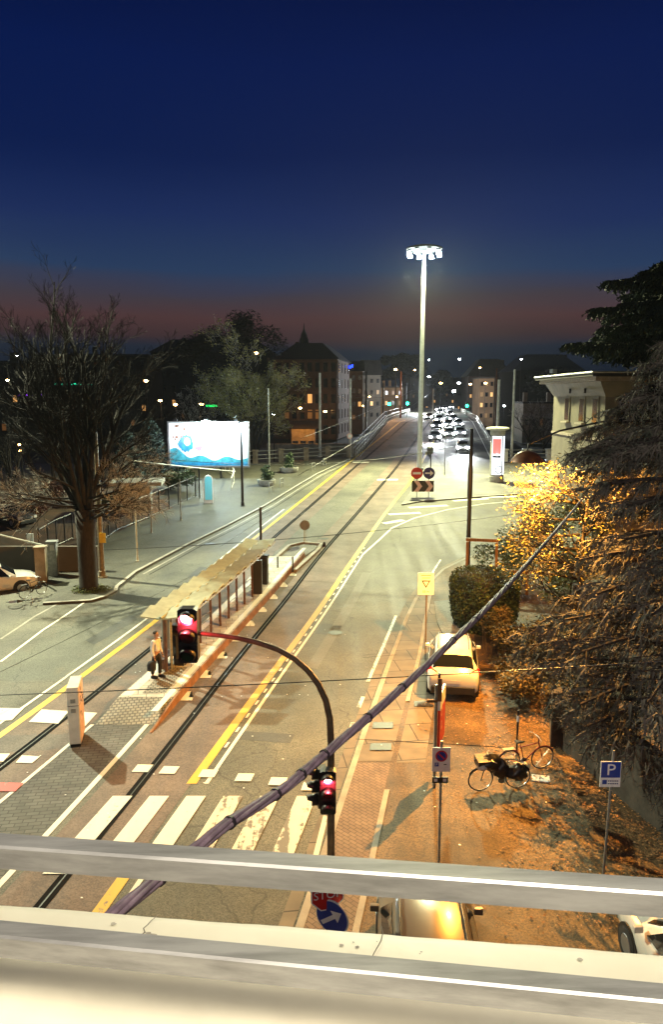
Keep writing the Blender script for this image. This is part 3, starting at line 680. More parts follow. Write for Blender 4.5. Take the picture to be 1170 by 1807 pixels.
wire('tram contact wire above the right-hand rail', Vector((rail2(40), 40, gz(40) + 6.0)), Vector((rail2(150), 150, gz(150) + 6.0)), .3, .016)
wire('tram contact wire above the left-hand rail', Vector((rail1(58), 58, gz(58) + 6.0)), Vector((rail1(150), 150, gz(150) + 6.0)), .3, .016)
t = thing('barrier_arm', 'pale barrier beam over the gate behind the white car', 'barrier', at(0, 944, 41))
q = t.location; MB().tube([at(-60, 930, 41) - q, at(92, 966, 41) - q], .05, 8).build('beam', 'pale_pole', t, smooth=True); MB().box(at(92, 966, 41) - q, (.25, .25, .3)).cyl(at(86, 970, 41) - q, Vector(at(86, 970, 41) - q) * 1 + Vector((-.3, 0, -1.6)), .05).build('bracket', 'kiosk_white', t)
wire('pale beam-like cable below the billboard, ending at the tree', at(228, 812, 58), at(415, 832, 66), .05, .05, 'pale_pole')

# ================================================================ TRAM PLATFORM
plL = lambda y: rail1(y) + 1.28
plR = lambda y: rail2(y) - 1.0
ys = [24.2, 27, 30, 33, 36, 39, 42, 44.5]
poly = [(plL(y), y) for y in ys] + [(plR(y), y) for y in ys[::-1]]
draped('platform', [poly], 'platform_paving', .28, .4)
r_ = [[(plL(22.7), 22.7), (plR(22.7), 22.7), (plR(24.2), 24.2), (plL(24.2), 24.2)]]
mb = MB(); mb.add([(plL(22.6), 22.6, .01), (plR(22.6), 22.6, .01), (plR(24.2), 24.2, .28), (plL(24.2), 24.2, .28), (plL(24.2), 24.2, -.1), (plR(24.2), 24.2, -.1)], [(0, 1, 2, 3), (1, 5, 2), (0, 3, 4)]); tag(mb.build('platform_ramp', 'tactile'), kind='structure')
draped('platform_paving', ribbon(lambda y: plL(y) + .05, lambda y: plL(y) + .4, 24.3, 44) , 'paint_white', .286)
draped('platform_paving', [[(plL(25.6) + .5, 24.5), (plR(25) - .45, 24.5), (plR(27) - .45, 27), (plL(27) + .5, 27)]], 'tactile', .288)
mb = MB()
ysd = [22.0 + i * .9 for i in range(27)]
for a, c in zip(ysd, ysd[1:]):
    ha, hc = (gz(a) + min(.31, .03 + max(0, a - 22) * .12)), (gz(c) + min(.31, .03 + max(0, c - 22) * .12))
    xa, xc = plR(a), plR(c)
    mb.add([(xa + .13, a, gz(a) - .05), (xc + .13, c, gz(c) - .05), (xc + .10, c, hc), (xa + .10, a, ha), (xc + .03, c, hc), (xa + .03, a, ha)], [(0, 1, 2, 3), (3, 2, 4, 5)])
tag(mb.build('platform_edge', 'corten'), kind='structure')
draped('kerb', ribbon(lambda y: plR(y) - .30, lambda y: plR(y) - .07, 23.0, 46.5), 'paint_white', .292)
draped('platform', [[(plL(44.5) + .2, 44.6), (plR(44.6), 44.6), (-1.1, 47.0), (-.75, 48.6), (-2.7, 48.6), (-3.6, 46.6)]], 'plaza_paving', .06, .2)
NOSE = [(-3.35, 45.8), (-2.95, 47.6), (-2.6, 48.5), (-1.6, 48.95), (-.8, 48.6), (-.95, 47.4), (-1.7, 45.6), (-2.3, 44.4)]
NOSE = [tuple(q) for q in pxs([(470, 1004), (490, 984), (510, 966), (535, 960), (567, 963), (562, 972), (545, 988), (520, 1010)])]
draped('kerb', line_polys(dens(NOSE, 3), .22), 'kerb_stone', .17, .2)
for px_, lb in ((490, 'short dark bollard at left on the platform end'), (516.5, 'short dark bollard at right on the platform end')):
    b0 = P(px_, 1008, .06); tag(MB().lathe([(.045, -.1), (.045, .82), (.038, .86), (.01, .88)], tuple(b0), 12).build('bollard', 'black_metal', smooth=True), lb, 'bollard', 'bollards on the platform end')
tag(MB().lathe([(.16, -.02), (.12, .1), (.05, .3)], tuple(P(572, 964)), 12).build('marker_cone', 'black_metal', smooth=True), 'small dark marker at the rounded white tip of the platform', 'marker')
b0 = P(538, 957, .05); t = thing('road_sign', 'round sign seen from behind on pale post at the platform tip', 'road sign', b0)
zt = at(538, 920, b0.y).z - b0.z
MB().cyl((-.05, 0, 0), (-.05, 0, zt), .03).cyl((.05, 0, 0), (.05, 0, zt * .6), .02).build('post', 'pale_pole', t, smooth=True); MB().disc((0, zt - .25), .34, -.06, -.03).build('disc', 'sign_back', t)
b0 = P(461, 1012, .28); pole('lighting_pole', 'dark plain pole rising behind the far end of the tram shelter', 'pole', b0, pz(461, 895, b0), .075, .07, 'dark_plastic')

# ---- shelter
t = thing('tram_shelter', 'long tram shelter with pale winged canopy of slanted panels on brown posts', 'shelter', (0, 0, 0))
ys_ = lambda u: 25.3 + (38.3 - 25.3) * u
cz = lambda y: gz(y) + 2.72
cL = lambda y: -6.77 + (y - 25.4) * .177
cR = lambda y: -5.10 + (y - 25.4) * .168
def cx_(y): return -5.54 + (y - 29.8) * .215
NP = 12
for k in range(NP):
    y0, y1 = ys_(k / NP), ys_((k + 1) / NP) - .17
    for side in 'lr':
        q = []
        for y in (y0, y1):
            m_ = (cL(y) * .55 + cR(y) * .45); tw = .0 if y == y0 else .16
            xa, xb = (m_ - .03, cL(y)) if side == 'l' else (m_ + .03, cR(y))
            q += [(xa, y, cz(y) + tw), (xb, y, cz(y) + .10 + tw)]
        qq = q + [(x, y, z - .045) for x, y, z in q]
        MB().add(qq, [(0, 1, 3, 2), (4, 6, 7, 5), (0, 4, 5, 1), (1, 5, 7, 3), (3, 7, 6, 2), (2, 6, 4, 0)]).build('canopy_panel', 'shelter_cream', t)
MB().tube([(cL(y) * .55 + cR(y) * .45, y, cz(y) + .06) for y in np.linspace(25.2, 38.4, 12)], .05, 6).build('ridge_beam', 'shelter_cream', t)
MB().tube([(cR(y) - .03, y, cz(y) + .02) for y in np.linspace(25.3, 38.3, 12)], .045, 4).build('edge_beam', 'shelter_brown', t)
py_ = [26.6, 27.7, 28.8, 29.9, 31.1, 32.2, 33.3, 34.4, 35.5, 36.7, 37.9]
for i, y in enumerate(py_):
    x = cx_(y); g0 = gz(y) + .26
    MB().box((x, y, g0 + 1.2), (.09, .15, 2.4)).build('post', 'shelter_brown', t)
    MB().box(((cL(y) + cR(y)) / 2, y, cz(y) - .06), (1.3, .06, .07)).build('cross_arm', 'shelter_brown', t)
for (i, j) in ((1, 2), (3, 4), (6, 7), (8, 9)):
    y0, y1 = py_[i], py_[j]; mb = MB(); g0 = gz(y0) + .26
    for kz in (.45, .75, 1.05): mb.tube([(cx_(y0), y0, g0 + kz), (cx_(y1), y1, g0 + kz)], .022, 5)
    mb.build('lean_rail', 'grey_steel', t)
for (i, j) in ((0, 1), (2, 3)):
    y0, y1 = py_[i], py_[j]; mb = MB(); yc = (y0 + y1) / 2; mb.box((cx_(yc) - .3, yc, gz(yc) + .26 + .45), (.4, 1.1, .06), R(-10)); mb.box((cx_(yc) - .3, yc, gz(yc) + .45), (.1, .7, .42)); mb.build('bench', 'shelter_brown', t)
mb = MB(); y = 37.3; mb.box((cx_(y) + .1, y, gz(y) + 1.15), (.45, .35, 1.75)); mb.build('ticket_machine', 'dark_plastic', t)
# info board at the near end of the platform
b0 = Vector((-6.3, 27.2, .28)); t = thing('information_board', 'dark information board between two steel posts at the near platform end', 'board', b0, R(-58))
mb = MB()
for x, nm in ((-.42, 'post'), (.42, 'post')): MB().box((x, 0, 1.18), (.09, .09, 2.4)).build('post', 'grey_steel', t)
f = MB().box((0, 0, 1.45), (.72, .07, 1.45)).build('board_panel', 'shelter_brown', t, bevel=.01)
MB().box((0, -.042, 1.6), (.6, .01, .95)).build('poster', 'wood_brown', f)
MB().box((.3, .35, .85), (.5, .4, .9)).build('ticket_box', 'dark_plastic', t)

# ---- kiosk pillar near the crossing
b0 = P(133, 1318, .0); t = thing('ticket_pillar', 'tall white service pillar with pink sodium-lit side between the tram tracks', 'pillar', b0, R(12)); k = mpx(b0.y, 1270)
hh = at(130, 1212, b0.y).z - b0.z
body = MB().box((0, .42, hh / 2 + .06), (.34, 1.0, hh - .12)).build('cabinet', 'kiosk_white', t, bevel=.015)
MB().box((.176, .42, hh / 2 + .06), (.012, .92, hh - .2)).build('side_panel', 'kiosk_sodium_lit', body)  # pink of the sodium light painted onto the white cabinet's side
MB().box((0, .42, .03), (.3, .9, .12)).build('plinth', 'dark_plastic', t)
for z_ in (.78, .62): MB().box((0, -.085, hh * z_), (.14, .012, .12)).build('vent_grille', 'grey_steel', body)
MB().box((0, -.083, hh * .70), (.33, .008, .012)).box((.185, .42, hh * .70), (.008, .9, .012)).build('panel_gap', 'sign_black', body)
rng = random.Random(8); mb = MB()
for q in range(15): mb.box((.186, .12 + rng.random() * .6, hh * (.4 + rng.random() * .55)), (.005, .04 + rng.random() * .12, .02 + rng.random() * .05))
mb.build('torn_sticker', 'dark_plastic', body)
# ================================================================ MID AND FAR DISTANCE
mat('billboard_print', (.80, .86, .90), .4, var=.04, scale=.5); mat('print_blue', (.02, .22, .42), .4, var=.4, scale=1.5); mat('print_pink', (.55, .22, .28), .4, var=.3, scale=2)
mat('print_teal', (.05, .32, .40), .4, var=.4, scale=2.0); mat('print_brown', (.22, .12, .08), .5, var=.3)
mat('poster_white', (.9, .9, .95), .3, emit='e4f2ff', es=1.5, var=0); mat('poster_red', (.6, .1, .1), .3, emit='ff8a80', es=.8, var=0)
mat('villa_wall', (.20, .17, .12), .85, var=.18, scale=.8, bump=.2, bscale=12); mat('villa_soffit', (.40, .33, .25), .8, var=.2); mat('roof_dark', (.03, .025, .022), .85, var=.3, scale=1)
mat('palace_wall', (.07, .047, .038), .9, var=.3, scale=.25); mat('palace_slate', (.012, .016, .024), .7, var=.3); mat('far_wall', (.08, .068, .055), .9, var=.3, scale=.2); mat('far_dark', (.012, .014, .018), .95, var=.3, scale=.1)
mat('ochre_wall', (.18, .11, .06), .9, var=.3, scale=.2); mat('window_dark', (.006, .007, .010), .2, var=0)
mat('window_lit', (.5, .4, .2), .4, emit='ffb868', es=.9, var=0); mat('window_dim', (.3, .2, .1), .4, emit='b07030', es=.22, var=0)
mat('dark_wall', (.040, .034, .028), .95, var=.5, scale=1.5, bump=.8, bscale=6)
mat('stone_wall', (.24, .20, .15), .9, var=.35, scale=1.2, bump=.5, bscale=5); mat('teal_panel', (.12, .42, .48), .4, emit='50b8c8', es=.35, var=0)
mat('flower_soil', (.03, .025, .02), .9)

mat('mast_paint', (.60, .63, .62), .5, metal=.1, var=.1)
# ---- tall mast with lamp ring
t = thing('floodlight_mast', 'very tall pale mast crowned by a ring of dazzling white floodlights', 'light mast', MASTP); hM = MTOP.z - MASTP.z
tx = MTOP.x - MASTP.x
MB().tube([(0, 0, -.1), (tx * .5, 0, hM * .5), (tx, 0, hM + .2)], [.29, .23, .17], 16).build('mast', 'mast_paint', t, smooth=True)
MB().lathe([(.6, 0), (.6, .25), (.45, .3), (.45, .6)], n=16).build('base_collar', 'grey_steel', t, smooth=True)
MB().lathe([(.9, .62), (1.62, .60), (1.85, .50), (1.85, .36), (1.5, .32), (.3, .34)], (tx, 0, hM), 28).build('ring_cover', 'far_dark', t, smooth=True)
for k in range(8):
    a = 2 * math.pi * k / 8 + .2; M = Matrix.Translation((tx + 1.6 * math.cos(a), 1.6 * math.sin(a), hM - .02)) @ zrot(a)
    h = MB().box(M @ Vector((0, 0, .22)), (.30, .30, .2), M.to_3x3()).build('floodlight', 'far_dark', t)
    MB().box(M @ Vector((.03, 0, -.06)), (.34, .36, .36), M.to_3x3(), .7).build('lamp_glass', 'lamp_white', h)

# ---- trolley poles and lamp posts: (px, py_top, py_base or Y, radius, material, label)
for px_, pt, pb, h0, r0, m_, nm, lb in (
    (564.5, 658, 806, .12, .17, 'pale_pole', 'trolley_pole', 'pale trolley pole standing before the balustrade'),
    (618, 668, 806, .12, .16, 'pale_pole', 'trolley_pole', 'pale trolley pole at the start of the bridge railing'),
    (475, 685, 832, .12, .09, 'grey_steel', 'pole', 'slim grey pole standing behind the planters'),
    (903, 652, 812, .1, .17, 'pale_pole', 'trolley_pole', 'tall pale pole just right of the advertising column'),
    (242, 885, 990, .12, .055, 'pale_pole', 'pole', 'thin pale pole on the left pavement beside the fence'),
    (319, 845, 918, .12, .05, 'grey_steel', 'pole', 'thin grey pole in front of the dark fence near the billboard'),
    (267, 880, 940, .12, .05, 'grey_steel', 'pole', 'bent grey sign pole seen before the park fence'),
    (785, 768, 838, .1, .05, 'grey_steel', 'pole', 'very thin post on the bright traffic island')):
    b0 = P(px_, pb, h0); pole(nm, lb, 'pole', b0, pz(px_, pt, b0), r0, r0 * .75, m_)
for px_, pt, Y, r0, m_, lb in ((879, 670, 92, .24, 'pale_pole', 'thick pale pole behind the advertising column'), (646, 655, 118, .17, 'black_metal', 'dark trolley pole left of the bridge, beyond the two pale ones'),
    (676, 676, 150, .15, 'black_metal', 'far dark trolley pole near the bridge crest'), (707, 655, 168, .2, 'dome_brown', 'orange-brown lit pole at the bridge crest'),
    (764, 686, 150, .16, 'pale_pole', 'slim pale pole above the line of headlights'), (874, 650, 120, .12, 'dome_brown', 'thin brown pole right of the bridge'), (594, 640, 130, .10, 'black_metal', 'thin black pole at the corner of the palace')):
    b0 = at(px_, 745, Y); z0 = gz(Y) if 640 < px_ < 800 else 0.0; b0.z = z0
    pole('trolley_pole', lb, 'pole', b0, at(px_, pt, Y).z - z0, r0, r0 * .8, m_, foot=False)
for k in range(6):
    Y = 175 + k * 26; x = Lb(Y) - .3; pole('trolley_pole', 'dark distant trolley pole, ' + ORD[k] + ' of those lining the bridge beyond its crest', 'pole', (x, Y, CREST), 8.2 - .2 * k, .14, .1, 'black_metal', 'far trolley poles', foot=False)
b0 = P(825, 1024, .1); t = pole('lamp_post', 'tall black post with pointed top beside the timber frame', 'pole', b0, pz(827, 756, b0), .13, .10, 'black_metal')
MB().lathe([(.12, 0), (.14, .1), (.14, 1.6), (.10, 1.8)], (0, 0, (pz(827, 756, b0)) * .55), 12).build('sleeve', 'black_metal', t, smooth=True)

# ---- lit lamp post near the billboard
b0 = P(428, 893, .12); h = pz(428, 746, b0); t = pole('street_lamp', 'black lamp post in front of the billboard with glaring bluish lamp', 'street lamp', b0, h, .12, .08, 'black_metal')
MB().tube([(0, 0, h - .1), (-.05, 0, h + .45), (-.35, 0, h + .6), (-.65, 0, h + .4)], .04, 6).build('arm', 'black_metal', t, smooth=True)
MB().lathe([(.05, .18), (.30, .1), (.32, 0)], (0, 0, h - .05), 14).build('lamp_hood', 'black_metal', t, smooth=True)
MB().lathe([(.05, -.3), (.34, -.2), (.40, .0), (.1, .03)], (0, 0, h - .08), 14).build('lamp_glass', 'lamp_cyan', t, smooth=True)
lamp('street_lamp_light', b0 + Vector((0, -.1, h - .45)), 3500, (.78, .97, 1.0), .15)

# ---- billboard
Yb = 74.5; z_ = lambda x, y: at(x, y, Yb)
c0 = z_(368, 784); w = (438 - 299) * mpx(Yb, 784); hb = (820 - 744) * mpx(Yb, 784); t = thing('billboard', 'wide illuminated billboard, picture in blue and pink at left, washed white at right', 'billboard', c0)
MB().box((0, .12, 0), (w, .2, hb)).build('board', 'billboard_print', t)
fr = MB()
for s_ in (-1, 1): fr.box((s_ * (w / 2 + .06), .05, 0), (.14, .36, hb + .26)); fr.box((0, .05, s_ * (hb / 2 + .06)), (w, .36, .14))
fr.build('frame', 'sign_back', t)
rng = random.Random(5)
def blob(cx, cz, rx, rz, y, n=26, j=.12, a0=0):
    return [(cx + rx * math.cos(2 * math.pi * k / n) * (1 + j * math.sin(5 * k + a0)), cz + rz * math.sin(2 * math.pi * k / n) * (1 + j * math.cos(3 * k + a0))) for k in range(n)]
pic = MB(); wv = [(-w / 2 + .05, -hb / 2 + .12)] + [(-w / 2 + .05 + (w - .1) * i / 24, -hb / 2 + .75 + .35 * math.sin(i * .8) * (1 - i / 40) + max(0, .9 - i * .09)) for i in range(25)] + [(w / 2 - .05, -hb / 2 + .12)]
pic.prism(wv, -.004, .016); pic.build('printed_sea', 'print_teal', t)
MB().prism([(-w / 2 + .05, -hb / 2 + .03), (w / 2 - .05, -hb / 2 + .03), (w / 2 - .05, -hb / 2 + .36), (-w / 2 + .05, -hb / 2 + .36)], -.012, -.005).build('printed_strip', 'print_blue', t)
MB().prism(blob(-2.3, .1, .75, .85, 0), -.010, -.005).build('printed_swirl', 'print_blue', t); MB().prism(blob(-2.15, .25, .32, .4, 0), -.016, -.011).build('printed_swirl_heart', 'billboard_print', t)
MB().prism(blob(-1.0, .1, .42, .85, 0, j=.18, a0=2), -.010, -.005).build('printed_figure', 'print_pink', t)
for k in range(12): MB().prism(blob(-3.6 + rng.random() * 1.9, .4 + rng.random() * 1.5, .05 + rng.random() * .12, .05 + rng.random() * .1, 0, 9), -.012 - k * .0004, -.011 - k * .0004).build('printed_bird', 'print_brown', t)
lg = 0
for s_ in (-.42, -.14, .14, .42): MB().box((s_ * w, .3, -hb / 2 - 1.0), (.16, .16, 2.2)).build('leg', 'black_metal', t)
for x, z0, lit in ((-.38, 0, 0), (.0, 0, 1), (.37, 0, 0)):
    a = MB().tube([(x * w, .1, hb / 2), (x * w - .1, -.5, hb / 2 + .5), (x * w, -1.1, hb / 2 + .35)], .035, 6).build('lamp_arm', 'black_metal', t, smooth=True)
    MB().box((x * w, -1.2, hb / 2 + .28), (.34, .3, .2)).build('lamp_box', 'black_metal', a)
    if lit: MB().lathe([(.1, -.3), (.38, -.15), (.42, .02), (.1, .08)], (x * w, -1.25, hb / 2 + .16), 12).build('lamp_glass', 'lamp_cyan', a, smooth=True)
lamp('billboard_light', c0 + Vector((.2, -1.6, hb / 2 - .2)), 900, (.80, .95, 1.0), .2); lamp('billboard_light', c0 + Vector((w * .36, -1.7, hb / 2 - .6)), 1100, (.80, .97, 1.0), .2)
lamp('billboard_light', c0 + Vector((-w * .36, -2.2, .6)), 260, (1.0, .85, .95), .2)

# curved railing and green info pillar
rp = pxs([(305, 836), (340, 830), (378, 830), (405, 838), (413, 850), (408, 866)])
t = thing('curved_railing', 'curved pale handrail on thin posts beneath the billboard', 'railing', (rp[0].x, rp[0].y, 0)); q0 = Vector((rp[0].x, rp[0].y, 0))
rr_ = smoothp([Vector((p.x, p.y, gz(p.y) + 1.15)) for p in rp], 6)
MB().tube([p - q0 for p in rr_], .06, 6).build('handrail', 'pale_pole', t, smooth=True); MB().tube([p - q0 - Vector((0, 0, .9)) for p in rr_], .035, 6).build('lower_rail', 'pale_pole', t)
for p in rr_[::2]: MB().cyl(p - q0 - Vector((0, 0, 1.1)), p - q0, .03, n=6).build('post', 'pale_pole', t)
b0 = P(368, 888, .12); h = pz(368, 838, b0); t = thing('info_stele', 'pale teal round-topped information pillar on the left pavement', 'pillar', b0, R(12))
f = MB().prism([(-.38, 0), (.38, 0), (.38, h - .35), (.27, h - .1), (0, h), (-.27, h - .1), (-.38, h - .35)], -.12, .12).build('pillar_body', 'kiosk_white', t, bevel=.02)
MB().prism([(-.3, .3), (.3, .3), (.3, h - .4), (.2, h - .18), (0, h - .1), (-.2, h - .18), (-.3, h - .4)], -.135, -.122).build('front_panel', 'teal_panel', f)
textmesh('ZONA\n30', .2, Matrix.Translation((0, -.14, h * .62)), 'kiosk_white', f) if False else None

# ---- planters
rng = random.Random(11)
mat('shrub_leaf', (.045, .075, .03), .6, var=.6, scale=3); mat('hedge_leaf', (.035, .060, .022), .55, var=.6, scale=4); mat('stem_brown', (.08, .055, .035), .9, var=.3)
def leafcloud(name, m, parent, centers, n, size, rng, flat=.4, elong=1.6, loc=None, shade=None):
    """many small leaf faces around the given (x, y, z, radius) clumps"""
    c = np.array([k[:3] for k in centers]); r = np.array([k[3] for k in centers]); R_ = np.random.RandomState(rng.randrange(1 << 30))
    idx = R_.choice(len(c), n, p=r ** 2 / (r ** 2).sum()); d = R_.normal(size=(n, 3)); d /= np.linalg.norm(d, axis=1)[:, None]
    rad = R_.uniform(0, 1, n) ** .45; p = c[idx] + d * (r[idx] * rad)[:, None] * np.array([1, 1, .85])
    a = R_.normal(size=(n, 3)); a[:, 2] *= flat; a /= np.linalg.norm(a, axis=1)[:, None]; b = np.cross(a, R_.normal(size=(n, 3))); b /= np.linalg.norm(b, axis=1)[:, None]
    s = size * R_.uniform(.6, 1.4, n)[:, None]; a = a * s * elong; b = b * s
    v = np.stack([p - a, p - b * .6, p + a, p + b * .6], 1).reshape(-1, 3)
    me = bpy.data.meshes.new(name); me.vertices.add(n * 4); me.vertices.foreach_set('co', v.ravel()); me.loops.add(n * 4); me.polygons.add(n)
    me.loops.foreach_set('vertex_index', np.arange(n * 4)); me.polygons.foreach_set('loop_start', np.arange(0, n * 4, 4)); me.polygons.foreach_set('loop_total', np.full(n, 4)); me.update(calc_edges=True)
    me.materials.append(MATS[m]); o = bpy.data.objects.new(name, me); COL.objects.link(o); o.parent = parent
    return o
for px_, py_, s_, lb in ((470, 856, 1.0, 'nearer round planter with dark shrub, close to the bike stands'), (510, 833, 1.15, 'farther round planter with tall shrub before the balustrade')):
    b0 = P(px_, py_, .12); t = thing('planter', lb, 'planter', b0, 0, 'round planters on the plaza')
    MB().lathe([(.75 * s_, 0), (.88 * s_, .25), (.90 * s_, .55), (.80 * s_, .55), (.78 * s_, .45), (.1, .45)], n=20).build('bowl', 'concrete', t, smooth=True)
    leafcloud('shrub', 'shrub_leaf', t, [(rng.uniform(-.35, .35) * s_, rng.uniform(-.3, .3), .75 + .25 * k * s_, .55 - .07 * k) for k in range(5)], 1600, .07, rng)

# ---- balustrade with stone pillars along the plaza edge, both sides of the bridge
def fence(name, label, cat, pts, h, m_post, m_rail, rails=(.5, 1.0), pw=.08, step=2.2, z=None, rr=.03, pillar=False, bars=0):
    pts = [Vector((p[0], p[1], 0)) for p in pts]; z = z or (lambda y: gz(y) + .1); t = thing(name, label, cat, (pts[0].x, pts[0].y, 0)); q0 = t.location
    ps = []
    for a, b in zip(pts, pts[1:]):
        n = max(1, round((b - a).length / step)); ps += [a.lerp(b, i / n) for i in range(n)]
    ps.append(pts[-1])
    for p in ps[:95]:
        g0 = z(p.y)
        if pillar: MB().box((p.x - q0.x, p.y - q0.y, g0 + h / 2), (pw, pw, h)).box((p.x - q0.x, p.y - q0.y, g0 + h + .04), (pw * 1.25, pw * 1.25, .08)).build('post', m_post, t)
        else: MB().box((p.x - q0.x, p.y - q0.y, g0 + h / 2), (pw, pw, h)).build('post', m_post, t)
    for rz_ in rails: MB().tube([(p.x - q0.x, p.y - q0.y, z(p.y) + rz_ * h) for p in ps], rr, 5).build('rail', m_rail, t)
    if bars:
        mb = MB()
        for a, b in zip(ps, ps[1:]):
            n = int((b - a).length / bars)
            for i in range(1, n): p = a.lerp(b, i / n); mb.box((p.x - q0.x, p.y - q0.y, z(p.y) + h * .52), (.02, .02, h * .9))
        tag(mb.build('bars', m_rail, t), kind='stuff')
    return t
fence('balustrade', 'low plaza balustrade of stone pillars and rails before the dark rail yard', 'balustrade', [(-12, 84.9), (-8.8, 85.2), (-3, 87.6), (2.1, 90.3)], 1.5, 'stone_wall', 'concrete', (.35, .65, .95), .55, 2.9, rr=.05, pillar=True)
fence('balustrade', 'low balustrade of pale pillars on the right beyond the advertising column', 'balustrade', [(20.3, 87), (34, 87.4)], 1.4, 'kiosk_white', 'concrete', (.35, .65, .95), .8, 2.6, rr=.05, pillar=True)
fence('bridge_railing', 'pale tubular railing along the left edge of the bridge roadway', 'railing', [(Lb(y) + .3, y) for y in (90.5, 105, 120, 140, 165, 200, 240)], 1.1, 'pale_pole', 'pale_pole', (.55, 1.0), .09, 2.2, rr=.055, z=gz)
fence('bridge_railing', 'second taller grey railing just outside the left bridge railing', 'railing', [(Lb(y) - .12, y) for y in (91, 105, 120, 140, 165, 200)], 1.9, 'grey_steel', 'grey_steel', (.3, .6, 1.0), .08, 3.0, rr=.05, z=gz)
fence('bridge_railing', 'railing along the right edge of the bridge behind the traffic', 'railing', [(Rb(y) - .3, y) for y in (89, 105, 120, 140, 165, 200, 240)], 1.1, 'pale_pole', 'pale_pole', (.55, 1.0), .09, 2.5, rr=.05, z=gz)
fence('fence', 'dark metal fence between the left pavement and the park', 'fence', [P(*q, .12).xy for q in [(178, 958), (205, 938), (262, 915), (345, 876), (352, 880)]], 1.9, 'black_metal', 'black_metal', (.08, .95), .08, 1.8, bars=.18)
fence('fence', 'dark fence with gate left of the big tree', 'fence', [P(*q, .12).xy for q in [(70, 985), (100, 965), (128, 952)]], 1.9, 'black_metal', 'black_metal', (.08, .95), .07, 1.2, bars=.16)
for i, (x, y) in enumerate([(478, 868), (497, 860), (553, 830), (573, 822), (640, 905)]):
    if i == 4: continue
    b0 = P(x, y, .12); t = thing('bike_stand', ['nearest low metal hoop at the kerb beside the first planter', 'second low metal hoop at the kerb', 'third low metal hoop nearer the bridge', 'farthest low metal hoop before the bridge railing'][i], 'bike stand', b0, R(70), 'metal hoops along the kerb')
    MB().tube([(-.4, 0, 0), (-.4, 0, .75), (-.3, 0, .85), (.3, 0, .85), (.4, 0, .75), (.4, 0, 0)], .035, 6).build('hoop', 'grey_steel', t, smooth=True); MB().tube([(-.4, 0, .45), (.4, 0, .45)], .025, 6).build('cross_bar', 'grey_steel', t)
b0 = P(617, 812, .12); t = thing('road_sign', 'round pale sign on thin yellow-green post near the bridge start', 'road sign', b0); h = pz(617, 765, b0)
MB().cyl((0, .03, 0), (0, .03, h), .04, n=8).build('post', 'ochre_steel', t); MB().disc((0, h - .3), .34, -.02, 0).build('disc', 'sign_pink', t)
MB().disc((0, h - .3), .2, -.03, -.021).build('disc_centre', 'sign_white', t)
b0 = P(760, 840, .1); t = thing('traffic_signal', 'dark traffic light seen from behind, beside the tall mast', 'traffic light', b0); h = pz(760, 792, b0)
MB().cyl((0, 0, 0), (0, 0, h), .06).build('post', 'black_metal', t); MB().lathe([(.28, 0), (.34, .15), (.34, .6), (.2, .75)], (-.1, 0, h - .5), 14).build('signal_housing', 'dark_plastic', t, smooth=True)

# ---- advertising column
b0 = P(876, 850, .1); h = pz(876, 754, b0); r = 12.5 * mpx(b0.y, 800); t = thing('advertising_column', 'round backlit advertising column with flat cap on the traffic island', 'advertising column', b0)
MB().lathe([(r * 1.02, 0), (r * 1.02, .55), (r * .95, .6), (r * .95, h - .75), (r * 1.05, h - .7), (r * 1.05, h - .25), (r * .7, h - .22)], n=28).build('drum', 'concrete', t, smooth=True)
MB().lathe([(r * 1.2, h - .26), (r * 1.62, h - .18), (r * 1.62, h - .06), (r * 1.2, h + .02), (.1, h + .06)], n=28).build('cap', 'pale_pole', t, smooth=True)
def curved(a0, a1, z0, z1, rr, n=12):
    mb = MB()
    for i in range(n + 1):
        a = R(a0 + (a1 - a0) * i / n); mb.v += [(rr * math.cos(a), rr * math.sin(a), z0), (rr * math.cos(a), rr * math.sin(a), z1)]
    for i in range(n): mb.f.append((2 * i, 2 * i + 2, 2 * i + 3, 2 * i + 1))
    return mb
f = curved(-148, -62, .75, h - .85, r * 1.0).build('lit_poster', 'poster_white', t)
curved(-140, -72, h * .52, h - 1.1, r * 1.012).build('red_print', 'poster_red', f); curved(-140, -72, h * .45, h * .49, r * 1.013).build('dark_band', 'sign_black', f)
mb = MB()
for k in range(14):
    a = 2 * math.pi * k / 14; x = .32 * math.cos(a); mb.box((x + .05, -r * 1.02, 1.25 + .36 * math.sin(a)), (.1, .03, .1))
mb.build('round_mark', 'sign_black', f)
curved(-52, 10, .75, h - .85, r * 1.0).build('lit_poster', 'poster_white', t)
lamp('column_glow', b0 + Vector((-.4, -1.6, 2.6)), 60, (.85, .93, 1.0), .3)

